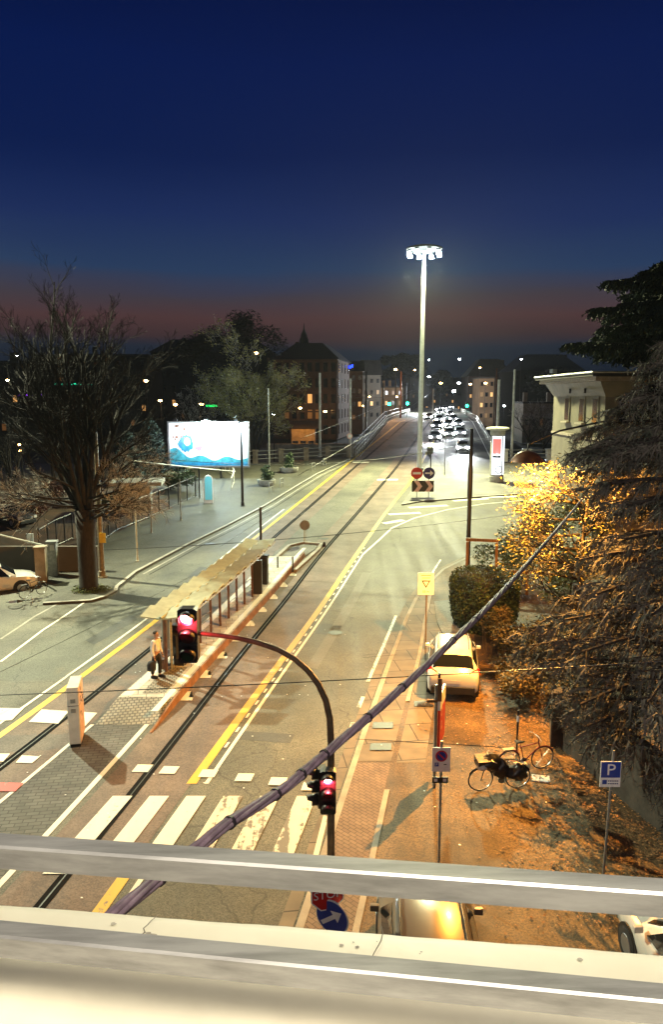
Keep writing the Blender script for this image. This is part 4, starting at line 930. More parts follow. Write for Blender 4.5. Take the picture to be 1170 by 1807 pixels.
# ---- buildings
def building(name, label, cat, loc, w, d, h, wall, rows, cols, win=(1.0, 1.7), rz=0.0, roof='flat', rm='roof_dark', lit=(), dim=(), z0=1.0, fh=None, sidecols=0, wm='window_dark', roofh=3.0):
    t = thing(name, label, cat, loc, rz)
    MB().box((0, d / 2, h / 2), (w, d, h)).build('wall', wall, t)
    if roof == 'hip':
        e = .6; x, y0, y1 = w / 2 + e, -e, d + e; k = min(w, d) * .32
        rf = MB().add([(-x, y0, h), (x, y0, h), (x, y1, h), (-x, y1, h), (-x + k, y0 + k, h + roofh), (x - k, y0 + k, h + roofh), (x - k, y1 - k, h + roofh), (-x + k, y1 - k, h + roofh)], [(0, 1, 5, 4), (1, 2, 6, 5), (2, 3, 7, 6), (3, 0, 4, 7), (4, 5, 6, 7), (0, 3, 2, 1)]).build('roof', rm, t)
    elif roof == 'gable':
        x, y0, y1 = w / 2 + .5, -.5, d + .5
        rf = MB().add([(-x, y0, h), (x, y0, h), (x, y1, h), (-x, y1, h), (-x, d / 2, h + roofh), (x, d / 2, h + roofh)], [(0, 1, 5, 4), (2, 3, 4, 5), (0, 4, 3), (1, 2, 5), (0, 3, 2, 1)]).build('roof', rm, t)
    else: rf = MB().box((0, d / 2, h + .2), (w + .5, d + .5, .4)).build('roof', rm, t)
    if w > 8:
        rc = random.Random(int(w * 10))
        for q in range(3): MB().box((rc.uniform(-.4, .4) * w, d * rc.uniform(.25, .6), h + (roofh * .5 if roof != 'flat' else .5) + .7), (.9, .8, roofh * .5 + 1.6)).build('chimney', wall, rf)
    fh = fh or (h - z0) / rows; ww, wh = win
    for r_ in range(rows):
        for c_ in range(cols):
            x = -w / 2 + w * (c_ + .5) / cols; z = z0 + fh * (r_ + .5); m_ = 'window_lit' if (r_, c_) in lit else ('window_dim' if (r_, c_) in dim else wm)
            f = MB().box((x, -.03, z), (ww + .3, .12, wh + .3)).build('window', wall, t); MB().box((x, -.095, z), (ww, .02, wh)).build('pane', m_, f)
    for r_ in range(rows):
        for c_ in range(sidecols):
            y = d * (c_ + .5) / sidecols; z = z0 + fh * (r_ + .5)
            for sd in (-1, 1):
                f = MB().box((sd * (w / 2 + .03), y, z), (.12, ww + .3, wh + .3)).build('window', wall, t); MB().box((sd * (w / 2 + .095), y, z), (.02, ww, wh)).build('pane', wm, f)
    return t, rf
# palace with mansard roof and spire
Yp = 185; k = mpx(Yp, 680)
x0 = at(540, 700, Yp).x; hw_ = at(540, 634, Yp).z
t, rf = building('palace', 'grand dark palace with mansard roof and small spire behind the bare tree', 'building', (x0, Yp, 0), 112 * k, 22, hw_, 'palace_wall', 5, 8, (1.1, 2.2), R(-9), 'hip', 'palace_slate', lit={(2, 4)}, dim={(1, 1), (1, 4), (1, 5), (0, 3)}, z0=.5, sidecols=4, roofh=4.2)
MB().lathe([(1.3, hw_ + 3.0), (1.2, hw_ + 5.4), (.9, hw_ + 5.8), (.8, hw_ + 6.6), (.2, hw_ + 7.8), (.05, hw_ + 9.4)], (-2.0, 8, 0), 10).build('spire', 'palace_slate', rf, smooth=True)
mb = MB()
for c_ in range(9): mb.box((-56 * k + 14 * c_ * k, -.12, hw_ / 2), (.5, .2, hw_ - .6))
for z in (.35, .62, .98): mb.box((0, -.2, hw_ * z), (112 * k, .3, .35))
mb.build('pilasters_and_cornices', 'palace_wall', t)
FB = [ # name,label,px0,px1,py_eave,Y,wall,rows,cols,roof,lit,dim,depth,roofh
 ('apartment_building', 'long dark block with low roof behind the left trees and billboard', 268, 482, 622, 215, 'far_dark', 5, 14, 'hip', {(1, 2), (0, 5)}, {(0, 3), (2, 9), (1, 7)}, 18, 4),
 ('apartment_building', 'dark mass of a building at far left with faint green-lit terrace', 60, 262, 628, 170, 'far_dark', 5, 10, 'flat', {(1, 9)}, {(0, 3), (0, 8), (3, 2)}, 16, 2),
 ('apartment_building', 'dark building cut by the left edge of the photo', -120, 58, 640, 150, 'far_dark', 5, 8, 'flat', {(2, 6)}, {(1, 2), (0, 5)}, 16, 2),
 ('house', 'ochre-lit house row beside the bridge, left of the mast', 598, 640, 655, 210, 'ochre_wall', 4, 4, 'gable', {(2, 0), (0, 1), (1, 3)}, {(0, 0), (3, 0), (0, 2)}, 14, 3),
 ('house', 'pale gabled building with dim windows, right of the blue-lit sign', 640, 672, 662, 240, 'far_wall', 4, 3, 'gable', {(1, 1)}, {(0, 0), (2, 2)}, 14, 5),
 ('house', 'tan flat building with lit window at the bridge crest', 664, 712, 684, 260, 'ochre_wall', 3, 4, 'flat', {(1, 1), (0, 3)}, {(0, 0), (1, 3), (2, 2)}, 14, 2),
 ('house', 'dark low building left of the far street', 712, 760, 668, 330, 'far_wall', 3, 4, 'hip', {(0, 3)}, {(1, 1)}, 16, 4),
 ('house', 'dim building closing the far street between two trees', 762, 826, 680, 400, 'far_wall', 4, 6, 'hip', {(0, 1), (1, 3), (0, 4), (1, 0)}, {(2, 2), (2, 5), (1, 5), (0, 0)}, 16, 4),
 ('church', 'dark domed silhouette right of the far street', 826, 905, 664, 300, 'palace_wall', 3, 8, 'hip', {(1, 0)}, {(1, 2), (0, 5)}, 22, 7),
 ('house', 'orange-brown narrow building right of the bridge traffic', 846, 872, 668, 235, 'ochre_wall', 4, 3, 'flat', {(2, 2), (1, 0)}, {(0, 1), (3, 1), (2, 0)}, 12, 2),
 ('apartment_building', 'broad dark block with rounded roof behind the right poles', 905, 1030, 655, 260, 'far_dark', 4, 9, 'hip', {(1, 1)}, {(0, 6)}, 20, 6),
 ('shed', 'low pale building with lit wall right of the bridge', 925, 992, 712, 170, 'villa_wall', 1, 5, 'flat', (), {(0, 2)}, 10, 2)]
rng = random.Random(17)
for nm, lb, p0, p1, pe, Y, wl, rw, cl, rf_, lit, dim, dp, rh in FB:
    a, b = at(p0, 700, Y), at(p1, 700, Y); h = at(600, pe, Y).z
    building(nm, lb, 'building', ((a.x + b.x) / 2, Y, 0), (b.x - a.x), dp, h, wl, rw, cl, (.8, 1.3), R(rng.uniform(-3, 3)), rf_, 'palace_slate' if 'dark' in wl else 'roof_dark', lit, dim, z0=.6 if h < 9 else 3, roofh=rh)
# orange-lit store at the rail yard below the balustrade
Y = 118; a, b = at(514, 760, Y), at(556, 760, Y); t, rf = building('shed', 'small orange-lit gabled shed down in the rail yard', 'building', ((a.x + b.x) / 2, Y, -.6), b.x - a.x, 6, at(530, 756, Y).z + .6, 'stone_wall', 1, 3, (.9, 1.6), 0, 'gable', roofh=1.1, z0=.6)
lamp('shed_light', ((a.x + b.x) / 2, Y - 3.5, at(530, 750, Y).z + .2), 900, SODIUM, .2)
Y = 112; a, b = at(470, 780, Y), at(640, 780, Y); t = tag(MB().box(((a.x + b.x) / 2, Y, at(500, 790, Y).z / 2), (b.x - a.x, .5, at(500, 783, Y).z + .6)).build('boundary_wall', 'stone_wall'), 'long low brick wall in the dark rail yard behind the balustrade', 'wall')
# blue lit rooftop sign, green pharmacy sign, string lights
mat('blue_glow', (0, 0, .5), .4, emit='1838ff', es=7.0, var=0); mat('green_glow', (0, .4, .1), .4, emit='10e060', es=2.0, var=0); mat('teal_glow', (0, .4, .3), .4, emit='30e0b0', es=1.6, var=0); mat('violet_glow', (.2, 0, .4), .4, emit='9040f0', es=1.6, var=0)
mat('far_lamp', (1, .8, .5), .4, emit='ffc070', es=50.0, var=0); mat('far_lamp_white', (1, 1, 1), .4, emit='e8f8ff', es=60.0, var=0); mat('signal_green', (0, .5, .3), .4, emit='20ffb0', es=30.0, var=0)
c = at(612, 647, 205); k = mpx(205, 650); t = thing('rooftop_sign', 'blue-lit rooftop sign left of the mast on the skyline', 'sign', c)
mb = MB().box((0, .2, 0), (24 * k, .2, 10 * k)); mb.build('panel', 'sign_black', t)
mb = MB(); rng = random.Random(4)
for q in range(7): mb.box((-10 * k + q * 3.3 * k, 0, (rng.random() - .5) * 3 * k), (2.3 * k, .1, 5 * k))
mb.build('blue_letters', 'blue_glow', t); MB().box((-4 * k, .1, -6 * k), (16 * k, .3, 1.6 * k)).build('white_strip', 'far_lamp_white', t); MB().box((0, .6, -8 * k), (1, .6, 16 * k)).build('support', 'black_metal', t)
c = at(374, 716, 160); k = mpx(160, 716); t = tag(MB().box(c, (.1, .1, .1)).build('neon_sign', 'green_glow'), 'small green neon sign glowing above the billboard', 'sign')
t.data.clear_geometry(); mb = MB()
for q, w_ in enumerate((3, 3, 5, 3, 3)): mb.box((c.x + (q - 2.2) * 4.2 * k, c.y, c.z), (w_ * k, .2, 3.4 * k))
mb2 = mb.build('t', 'green_glow'); t.data = mb2.data; bpy.data.objects.remove(mb2); t.location = (0, 0, 0)
for (xa, ya, xb, yb, m_, lb) in ((95, 677, 160, 679, 'teal_glow', 'string of teal lights on a terrace behind the big bare tree'), (30, 698, 74, 697, 'violet_glow', 'string of violet lights at far left behind the big tree')):
    mb = MB()
    for q in range(22): u = q / 21; c = at(xa + (xb - xa) * u, ya + (yb - ya) * u + rng.uniform(-1, 1), 140); mb.box(c, (.22, .22, rng.uniform(.1, .25)))
    mb.tube([at(xa, ya, 140), at(xb, yb, 140)], .04, 4)
    tag(mb.build('string_lights', m_), lb, 'string lights')
# distant street lamps: one by one
def far_lamp(px_, py_, Y, m_='far_lamp', r=.28, label='tiny lit street lamp in the dark distance', grp='distant street lamps', proto=[]):
    c = at(px_, py_, Y); t = thing('street_lamp', label, 'street lamp', (c.x, c.y, 0), 0, grp)
    MB().tube([(0, 0, -.5), (0, 0, c.z - .1), (0, -.3, c.z + .1)], .07, 5).build('post', 'black_metal', t)
    MB().lathe([(r * .3, -r * .6), (r, -r * .2), (r, r * .2), (r * .3, r * .5)], (0, -.3, c.z), 8).build('lamp_glass', m_, t)
rng = random.Random(23)
FL = [(31, 628, 140, 'far_lamp_white', .2), (14, 671, 130, 'far_lamp', .3), (258, 672, 130, 'far_lamp', .35), (283, 707, 120, 'far_lamp', .3), (310, 714, 120, 'far_lamp', .3), (356, 713, 120, 'far_lamp', .35), (452, 623, 183, 'far_lamp', .5),
    (608, 670, 200, 'far_lamp', .3), (609, 702, 205, 'far_lamp', .35), (698, 652, 250, 'far_lamp', .5), (732, 653, 250, 'far_lamp', .35), (757, 635, 300, 'far_lamp_white', .3), (757, 665, 290, 'far_lamp_white', .5), (811, 634, 320, 'far_lamp_white', .55), (847, 649, 290, 'far_lamp', .4),
    (857, 676, 228, 'far_lamp', .45), (830, 678, 280, 'far_lamp', .5), (920, 634, 250, 'far_lamp_white', .3), (530, 720, 182, 'far_lamp', .4), (574, 726, 180, 'far_lamp', .4), (483, 731, 110, 'far_lamp_white', .2), (981, 782, 78, 'far_lamp_white', .22), (36, 795, 75, 'far_lamp', .16), (36, 784, 75, 'far_lamp', .16),
    (640, 716, 215, 'far_lamp', .3), (652, 700, 238, 'far_lamp', .3), (790, 668, 330, 'far_lamp', .5), (810, 676, 340, 'far_lamp_white', .8), (801, 690, 300, 'far_lamp_white', .8), (778, 676, 260, 'far_lamp', .5), (700, 700, 240, 'far_lamp', .35), (890, 716, 200, 'far_lamp_white', .3)]
PL = [(60, 'at the left edge of the photo'), (330, 'over the dark park left of the billboard'), (500, 'among the trees above the billboard'), (600, 'in front of the palace'), (662, 'by the houses left of the bridge'), (745, 'left of the tall mast at the bridge crest'), (835, 'above the queue of cars'), (1100, 'right of the bridge, towards the villa')]
cnt = {}
for (x, y, Y, m_, r) in sorted(FL):
    pl = [p for lim, p in PL if x < lim][0]; key = (m_, pl); n_ = cnt.get(key, 0); cnt[key] = n_ + 1
    far_lamp(x, y, Y, m_, r, ORD[n_] + (' tiny white' if 'white' in m_ else ' tiny amber') + ' lamp from left, ' + pl)
for x, y, Y, lb in ((687, 713, 175, 'green traffic light at the bridge crest, leftmost'), (719, 712, 178, 'green traffic light just left of the mast'), (824, 716, 185, 'green traffic light above the queue of cars')):
    c = at(x, y, Y); t = thing('traffic_signal', lb, 'traffic light', (c.x, c.y, CREST)); h = c.z - CREST
    MB().cyl((0, 0, 0), (0, 0, h + .5), .07, n=6).build('post', 'black_metal', t); MB().box((0, -.1, h + .2), (.45, .3, 1.3)).build('signal_housing', 'dark_plastic', t); MB().lathe([(.2, -.3), (.34, 0), (.2, .3)], (0, -.35, h), 8).build('lens', 'signal_green', t)

# ---- villa on the right
Yv = 50; xl = at(1066, 760, Yv).x; t = thing('villa', 'cream villa with deep eaves and narrow tall windows behind the cedar', 'building', (xl, Yv, 0)); D_ = 11.6
zv = lambda py: at(1066, py, Yv + 6).z
ww = 14; MB().box((ww / 2, D_ / 2, zv(700) / 2), (ww, D_, zv(700))).build('wall', 'villa_wall', t)
MB().add([(0, 0, zv(700)), (ww, 0, zv(700)), (ww, D_, zv(700)), (0, D_, zv(700)), (-.6, -.6, zv(676)), (ww, -.6, zv(676)), (ww, D_ + .5, zv(676)), (-.6, D_ + .5, zv(676))], [(0, 1, 5, 4), (1, 2, 6, 5), (2, 3, 7, 6), (3, 0, 4, 7), (4, 5, 6, 7), (0, 3, 2, 1)]).build('cove', 'villa_wall', t)
MB().box((ww / 2, D_ / 2, zv(672)), (ww + 2.0, D_ + 1.6, .28)).build('soffit', 'villa_soffit', t)
rf = MB().box((ww / 2, D_ / 2, zv(665)), (ww + 2.6, D_ + 2.2, .26)).build('roof', 'roof_dark', t)
MB().tube([(-1.35, D_ + 1.1, zv(662)), (-1.35, -1.15, zv(662)), (ww + 1, -1.15, zv(662))], .07, 6).build('gutter', 'pale_pole', rf)
def ysd(px_): return (FPX * xl / (px_ - CX) - (CAMH - 10) * SP) / CP - Yv
for c_ in (1003, 1029, 1053):
    y = ysd(c_); f = MB().box((-.02, y, (zv(703) + zv(744)) / 2), (.12, 1.25, zv(703) - zv(744) + .25)).build('window', 'villa_wall', t)
    MB().box((-.085, y, (zv(704) + zv(742)) / 2), (.02, .95, zv(704) - zv(742))).build('pane', 'window_dark', f); MB().box((-.15, y, zv(746)), (.3, 1.5, .12)).build('sill', 'villa_soffit', f)
for c_ in (1100, 1128, 1160):
    x = at(c_, 720, Yv).x - xl; f = MB().box((x, -.02, (zv(703) + zv(744)) / 2), (.9, .12, zv(703) - zv(744) + .25)).build('window', 'villa_wall', t)
    MB().box((x, -.085, (zv(704) + zv(742)) / 2), (.62, .02, zv(704) - zv(742))).build('pane', 'window_dark', f); MB().box((x, -.15, zv(746)), (1.1, .3, .12)).build('sill', 'villa_soffit', f)
for c_ in (1015, 1042): MB().box((-.4, ysd(c_), zv(690)), (.12, .14, .35)).build('vent', 'window_dark', t)
MB().box((-.05, D_ / 2, zv(768)), (.12, D_, .2)).build('string_course', 'villa_soffit', t)
c = at(977, 655, Yv + D_) - Vector((xl, Yv, 0)); MB().box(c, (.5, .35, .3), R(30)).build('floodlight', 'pale_pole', t); MB().tube([c, c + Vector((.4, .0, -.35))], .04).build('floodlight_arm', 'pale_pole', t)
lamp('villa_light', (xl - 4.5, Yv - 4, 5.0), 260, (1.0, .80, .45), .3)

# ---- right: boundary wall, timber frame, dome lamp, notice on the ground
a, b, c = Vector((6.85, 20.9, 0)), Vector((7.95, 16.4, 0)), Vector((9.6, 10.5, 0))
t = thing('garden_wall', 'rough dark garden wall under the big cedar, right of the P sign', 'wall', (0, 0, 0))
for p, q in ((a, b), (b, c)):
    d = (q - p); L = d.length; m_ = (p + q) / 2; M3 = Matrix.Rotation(math.atan2(d.y, d.x), 4, 'Z')
    MB().box((m_.x + .2, m_.y, .95), (L, .4, 1.8), M3.to_3x3()).build('wall', 'dark_wall', t)
MB().box((a.x + .1, a.y + .2, .95), (.6, .6, 1.7), R(-14)).build('pillar', 'dark_wall', t)
b0 = Vector((at(826, 960, 38.6).x, 38.6, gz(38.6) + .1)); t = thing('timber_frame', 'open brown timber frame standing above the clipped hedge', 'frame', b0, R(-12)); k = mpx(38.6, 990); zf_ = lambda py: at(840, py, 38.6).z - b0.z
for x, z in ((0, zf_(952)), (1.5, zf_(952)), (.55, zf_(1000)), (3.1, zf_(1000))): MB().box((x, 0 if z > 3 else -.6, z / 2), (.14, .14, z)).build('post', 'wood_brown', t)
MB().box((.75, 0, zf_(952)), (1.7, .16, .16)).build('beam', 'wood_brown', t); MB().box((1.9, -.6, zf_(1000)), (2.9, .14, .16)).build('beam', 'wood_brown', t)
t = thing('street_lamp', 'brown dome-shaped sodium lamp hanging beside the golden-lit branches', 'street lamp', LAMPD)
f = MB().lathe([(.02, .30), (.2, .27), (.36, .17), (.48, .0), (.50, -.05), (.47, -.05), (.34, .12), (.02, .2)], n=24).build('lamp_shade', 'dome_brown', t, smooth=True)
MB().lathe([(.02, .04), (.10, .06), (.11, .13), (.02, .16)], n=12).build('bulb', 'sodium_glass', t, smooth=True)
MB().tube([(0, 0, .3), (.02, 0, .5), (1.0, .1, .9), (2.6, .5, 1.2)], .03, 6).build('bracket_arm', 'black_metal', t)
b0 = P(955, 1375, .1); t = MB().box((b0.x, b0.y, b0.z + .02), (.48, .34, .03), R(-12)).build('notice_board', 'sign_cream'); tag(t, 'small cream panel lying on the leaf-covered ground by the bicycle', 'panel')
textmesh('A', .2, Matrix.Translation((b0.x, b0.y, b0.z + .037)) @ Matrix.Rotation(R(-90), 4, 'X'), 'ochre_steel', t)
t['label'] = 'small cream panel lying on the leaf-covered ground by the bicycle'

# ---- left: gate pillars, hut, cabinets
for x, y, w_, h_, lb, m_ in ((74, 1026, .55, 1.9, 'pale gatepost nearest the parked white car', 'stone_wall'), (94, 1015, .5, 1.9, 'grey cabinet between the gateposts', 'grey_steel'), (124, 1003, .35, 1.2, 'small white bollard-like post by the tree', 'kiosk_white')):
    b0 = P(x, y, .1); tag(MB().box((b0.x, b0.y, b0.z + h_ / 2), (w_, w_, h_), R(8)).box((b0.x, b0.y, b0.z + h_ + .05), (w_ + .1, w_ + .1, .1), R(8)).build('gate_pillar', m_), lb, 'pillar')
b0 = P(240, 905, .12); t = thing('park_hut', 'small flat-roofed hut in the park behind the fence', 'hut', b0, R(8)); MB().box((0, 1, 1.1), (2.2, 2, 2.2)).build('wall', 'concrete', t); MB().box((0, 1, 2.35), (4.2, 3.4, .3)).build('roof', 'concrete', t)
b0 = P(180, 1018, .12); t = pole('pole', 'dark pole with yellow notice standing beside the big tree trunk', 'pole', b0, pz(170, 735, b0), .16, .10, 'ochre_steel')
c = at(182, 948, b0.y) - b0; MB().box((c.x, -.2, c.z), (.36, .03, .55)).build('yellow_notice', 'sign_yellow', t)
Y = 36.5; a, b = at(-60, 1000, Y), at(76, 990, Y)
tag(MB().box(((a.x + b.x) / 2, 42, 1.0), (b.x - a.x + 2, .3, 1.9)).build('boundary_wall', 'far_wall'), 'dark low wall behind the parked white car', 'wall')
c = at(52, 950, 41.8); tag(MB().box((c.x, 41.8, c.z), (.4, .04, .55)).build('notice', 'sign_cream'), 'small pale notice fixed to the dark wall behind the white car', 'notice')
# ================================================================ TREES AND PLANTS
mat('bark_dark', (.022, .017, .014), .95, var=.4, scale=5, bump=.6, bscale=18, stretch=(3, 3, .6)); mat('twig_grey_lit', (.46, .43, .38), .85, var=.3, scale=3)  # grey twigs made pale so the big tree's lower branches look lamplit
mat('twig_dark', (.020, .017, .016), .9, var=.3); mat('leaf_olive', (.26, .24, .085), .6, var=.5, scale=1.2); mat('leaf_gold', (.17, .175, .045), .5, col2=(.11, .08, .02), scale=2.5)
mat('cedar_needle', (.100, .090, .074), .85, col2=(.012, .019, .012), scale=1.6); mat('cedar_green', (.03, .055, .022), .8, col2=(.012, .025, .012), scale=.5)
mat('conifer_teal', (.012, .028, .022), .85, var=.5, scale=1); mat('ivy_leaf', (.13, .085, .03), .7, col2=(.05, .055, .02), scale=1.6); mat('leaf_red', (.09, .035, .022), .8, var=.5, scale=1.5)
mat('grass_green', (.10, .13, .03), .8, var=.5, scale=4); mat('fallen_leaf', (.36, .20, .08), .8, col2=(.09, .04, .02), scale=22)
def rdir(rng, d, ang):
    a = Vector((rng.gauss(0, 1), rng.gauss(0, 1), rng.gauss(0, 1))); a = (a - d * a.dot(d)).normalized()
    return (d * math.cos(ang) + a * math.sin(ang)).normalized()
def grow(mb, tw, rng, p, d, L, r, dep, maxd, up, spread, nk, tips=None, shrink=.66, wig=.16, twr=.012):
    n = 4 if dep < maxd else 2; pts = [p]; q = p; dd = d
    for i in range(n):
        dd = (rdir(rng, dd, rng.uniform(0, wig)) + Vector((0, 0, up * .35))).normalized(); q = q + dd * (L / n); pts.append(q)
    rs = [max(r * (1 - .6 * i / n), twr * .5) for i in range(n + 1)]
    (mb if dep <= 2 else tw).tube(pts, rs, 8 if dep == 0 else (5 if dep < 3 else 3), cap=dep < 2)
    if tips is not None and dep >= maxd - 1: tips.append(pts[-1])
    if dep >= maxd: return
    for k in range(nk[dep]):
        u = .25 + .75 * (k + rng.random()) / nk[dep]; i = min(int(u * n), n - 1); f = u * n - i; b = pts[i].lerp(pts[i + 1], f)
        grow(mb, tw, rng, b, (rdir(rng, (pts[i + 1] - pts[i]).normalized(), rng.uniform(*spread)) + Vector((0, 0, up))).normalized(), L * shrink * rng.uniform(.7, 1.15) * (1.15 - .4 * u), rs[i] * .55, dep + 1, maxd, up, spread, nk, tips, shrink, wig, twr)
def bare_tree(name, label, cat, base, stems, seed, maxd, up, spread, nk, bark='bark_dark', twig='twig_grey_lit', trunk=None, group=None, leaves=None, shrink=.66, twr=.012, wig=.16):
    rng = random.Random(seed); t = thing(name, label, cat, base, 0, group); mb = MB(); tw = MB(); tips = []
    if trunk: mb.tube([(0, 0, -.1), (.02, 0, .25), (.0, 0, trunk[0] * .5), (0, 0, trunk[0])], [trunk[1] * 1.35, trunk[1] * 1.05, trunk[1], trunk[1] * 1.12], 14)
    for (p, d, L, r) in stems: grow(mb, tw, rng, Vector(p), Vector(d).normalized(), L, r, 0, maxd, up, spread, nk, tips, shrink, wig, twr)
    mb.build('trunk', bark, t, smooth='all', fix=False); tw.build('crown', twig, t, fix=False)
    if leaves:
        m_, n, s = leaves; cs_ = [(p.x, p.y, p.z, .5) for p in tips]; leafcloud('foliage', m_, t, cs_, n, s, rng)
    return t
# big bare tree in the paving bay at left
b0 = P(156, 1040, .14); st = []; rng = random.Random(2)
for k in range(11):
    a = k * 2.4; tilt = .16 + .11 * (k % 5); st.append(((.18 * math.cos(a), .18 * math.sin(a), 3.6 + .1 * k), (math.cos(a) * tilt, math.sin(a) * tilt, 1), rng.uniform(6.8, 8.4) * (1.0 if tilt < .3 else .9), .15))
st.append(((0, 0, 4.2), (-.05, 0, 1), 8.6, .2)); st.append(((.05, 0, 4.3), (.10, .1, 1), 8.2, .18))
bare_tree('bare_tree', 'huge bare street tree with thick trunk and upswept branches at left', 'tree', b0, st, 5, 4, .06, (.3, .75), [7, 6, 5, 5], trunk=(4.3, .47), twig='twig_dark', shrink=.50, twr=.011)
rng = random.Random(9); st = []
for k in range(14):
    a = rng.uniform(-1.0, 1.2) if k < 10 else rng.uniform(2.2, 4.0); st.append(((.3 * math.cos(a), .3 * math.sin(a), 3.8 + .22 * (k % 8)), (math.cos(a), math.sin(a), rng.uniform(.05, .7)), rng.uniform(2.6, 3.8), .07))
tt = bare_tree('tmp', None, 'x', b0, st, 77, 3, .05, (.4, .9), [7, 6, 5], twig='twig_grey_lit', shrink=.55, twr=.012)
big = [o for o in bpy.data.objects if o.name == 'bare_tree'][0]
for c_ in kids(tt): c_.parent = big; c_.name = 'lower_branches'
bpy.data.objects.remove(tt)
leafcloud('grass_tuft', 'grass_green', None, [(b0.x + .6 * math.cos(a), b0.y + .6 * math.sin(a), .28, .35) for a in np.linspace(0, 6.3, 9)] + [(b0.x + .9, b0.y - .1, .25, .4)], 2600, .035, random.Random(3)); tag(bpy.data.objects['grass_tuft'], kind='stuff')
# olive tree with sparse leaves and its bare neighbour, beyond the billboard
b0 = at(446, 800, 88); b0.z = 0; st = [((0, 0, 2.5 + .3 * k), (math.cos(k * 2.4) * .35, math.sin(k * 2.4) * .3, 1), 8.6 - .25 * k, .17) for k in range(9)] + [((0, 0, 3), (0, 0, 1), 12.0, .26)]
bare_tree('tree', 'tall half-bare tree with olive leaves lit beside the billboard', 'tree', b0, st, 21, 3, .08, (.35, .85), [8, 6, 5], trunk=(4, .3), leaves=('leaf_olive', 20000, .09), shrink=.55, twr=.03)
b0 = at(352, 790, 92); b0.z = 0; st = [((0, 0, 2.5 + .4 * k), (math.cos(k * 2.1) * .5, math.sin(k * 2.1) * .4, 1), 5.2, .14) for k in range(6)] + [((0, 0, 3), (0.1, 0, 1), 7.4, .2)]
bare_tree('bare_tree', 'smaller bare tree with crooked grey branches just behind the billboard', 'tree', b0, st, 31, 3, .04, (.4, .9), [6, 5, 4], trunk=(4, .25), shrink=.55, twr=.03)
# dark conifers left of the billboard
for px_, top, Y, w_, lb, sd in ((268, 738, 74, 1.9, 'dark conifer hugging the left edge of the billboard', 1), (228, 760, 72, 1.6, 'dark low conifer behind the lit twigs of the big tree', 2), (300, 800, 80, 1.6, 'dark conifer below the billboard corner', 3)):
    b0 = at(px_, 850, Y); b0.z = gz(Y); H_ = at(px_, top, Y).z - b0.z; t = thing('conifer', lb, 'tree', b0); rng = random.Random(sd)
    MB().cyl((0, 0, 0), (0, 0, H_ * .9), .16, .04).build('trunk', 'bark_dark', t)
    leafcloud('crown', 'conifer_teal', t, [(rng.gauss(0, w_ * .5) * (1 - z / H_), rng.gauss(0, w_ * .5) * (1 - z / H_), z, w_ * (1.05 - .75 * z / H_)) for z in np.linspace(.6, H_ - .5, 16)], 9000, .11, rng, flat=.3)
# park trees in the dark at left
for px_, py_, Y, h, lb, sd in ((22, 900, 62, 7, 'thin dark bare tree in the park, far left'), (95, 880, 74, 8, 'dark bare tree in the park behind the big trunk'), (205, 850, 84, 8.5, 'slender bare tree between the hut and the conifers'), (150, 850, 100, 9, 'bare tree deep in the dark park'), (50, 830, 110, 10, 'faint bare tree under the violet lights')) and \
    [(22, 900, 62, 7, 'thin dark bare tree in the park, far left', 41), (95, 880, 74, 8, 'dark bare tree in the park behind the big trunk', 42), (205, 850, 84, 8.5, 'slender bare tree between the hut and the conifers', 43), (150, 850, 100, 9, 'bare tree deep in the dark park', 44), (50, 830, 110, 10, 'faint bare tree under the violet lights', 45),
     (330, 760, 130, 13, 'distant bare tree rising above the dark block', 46), (228, 760, 140, 14, 'slender distant tree top left of the long dark block', 47)]:
    b0 = at(px_, py_, Y); b0.z = 0 if Y > 85 else gz(Y); st = [((0, 0, h * .2 + .2 * k), (math.cos(k * 2.3) * .5, math.sin(k * 2.3) * .5, 1), h * .5, .1) for k in range(6)] + [((0, 0, h * .25), (0, 0, 1), h * .65, .12)]
    bare_tree('bare_tree', lb, 'tree', b0, st, sd, 3, .06, (.35, .8), [5, 4, 4], trunk=(h * .35, .17), twig='twig_dark', shrink=.55, twr=.02, group='bare trees in the dark park')
for px_, py_, Y, r_, lb, sd in ((20, 885, 55, 1.5, 'reddish shrub beside the parked car in the courtyard', 1), (110, 862, 62, 1.7, 'reddish shrub behind the big tree', 2), (205, 905, 60, 1.2, 'low shrub beside the hut', 3), (300, 852, 68, 1.6, 'dark shrub at the fence under the billboard', 4)):
    b0 = at(px_, py_, Y); b0.z = gz(Y); t = thing('shrub', lb, 'shrub', b0); rng = random.Random(sd)
    MB().cyl((0, 0, 0), (0, 0, 1), .06).build('stem', 'bark_dark', t)
    leafcloud('foliage', 'leaf_red' if sd < 3 else 'shrub_leaf', t, [(rng.gauss(0, r_ * .6), rng.gauss(0, r_ * .5), r_ * .6 + rng.random() * .5, r_ * .6) for k in range(6)], 2600, .09, rng)
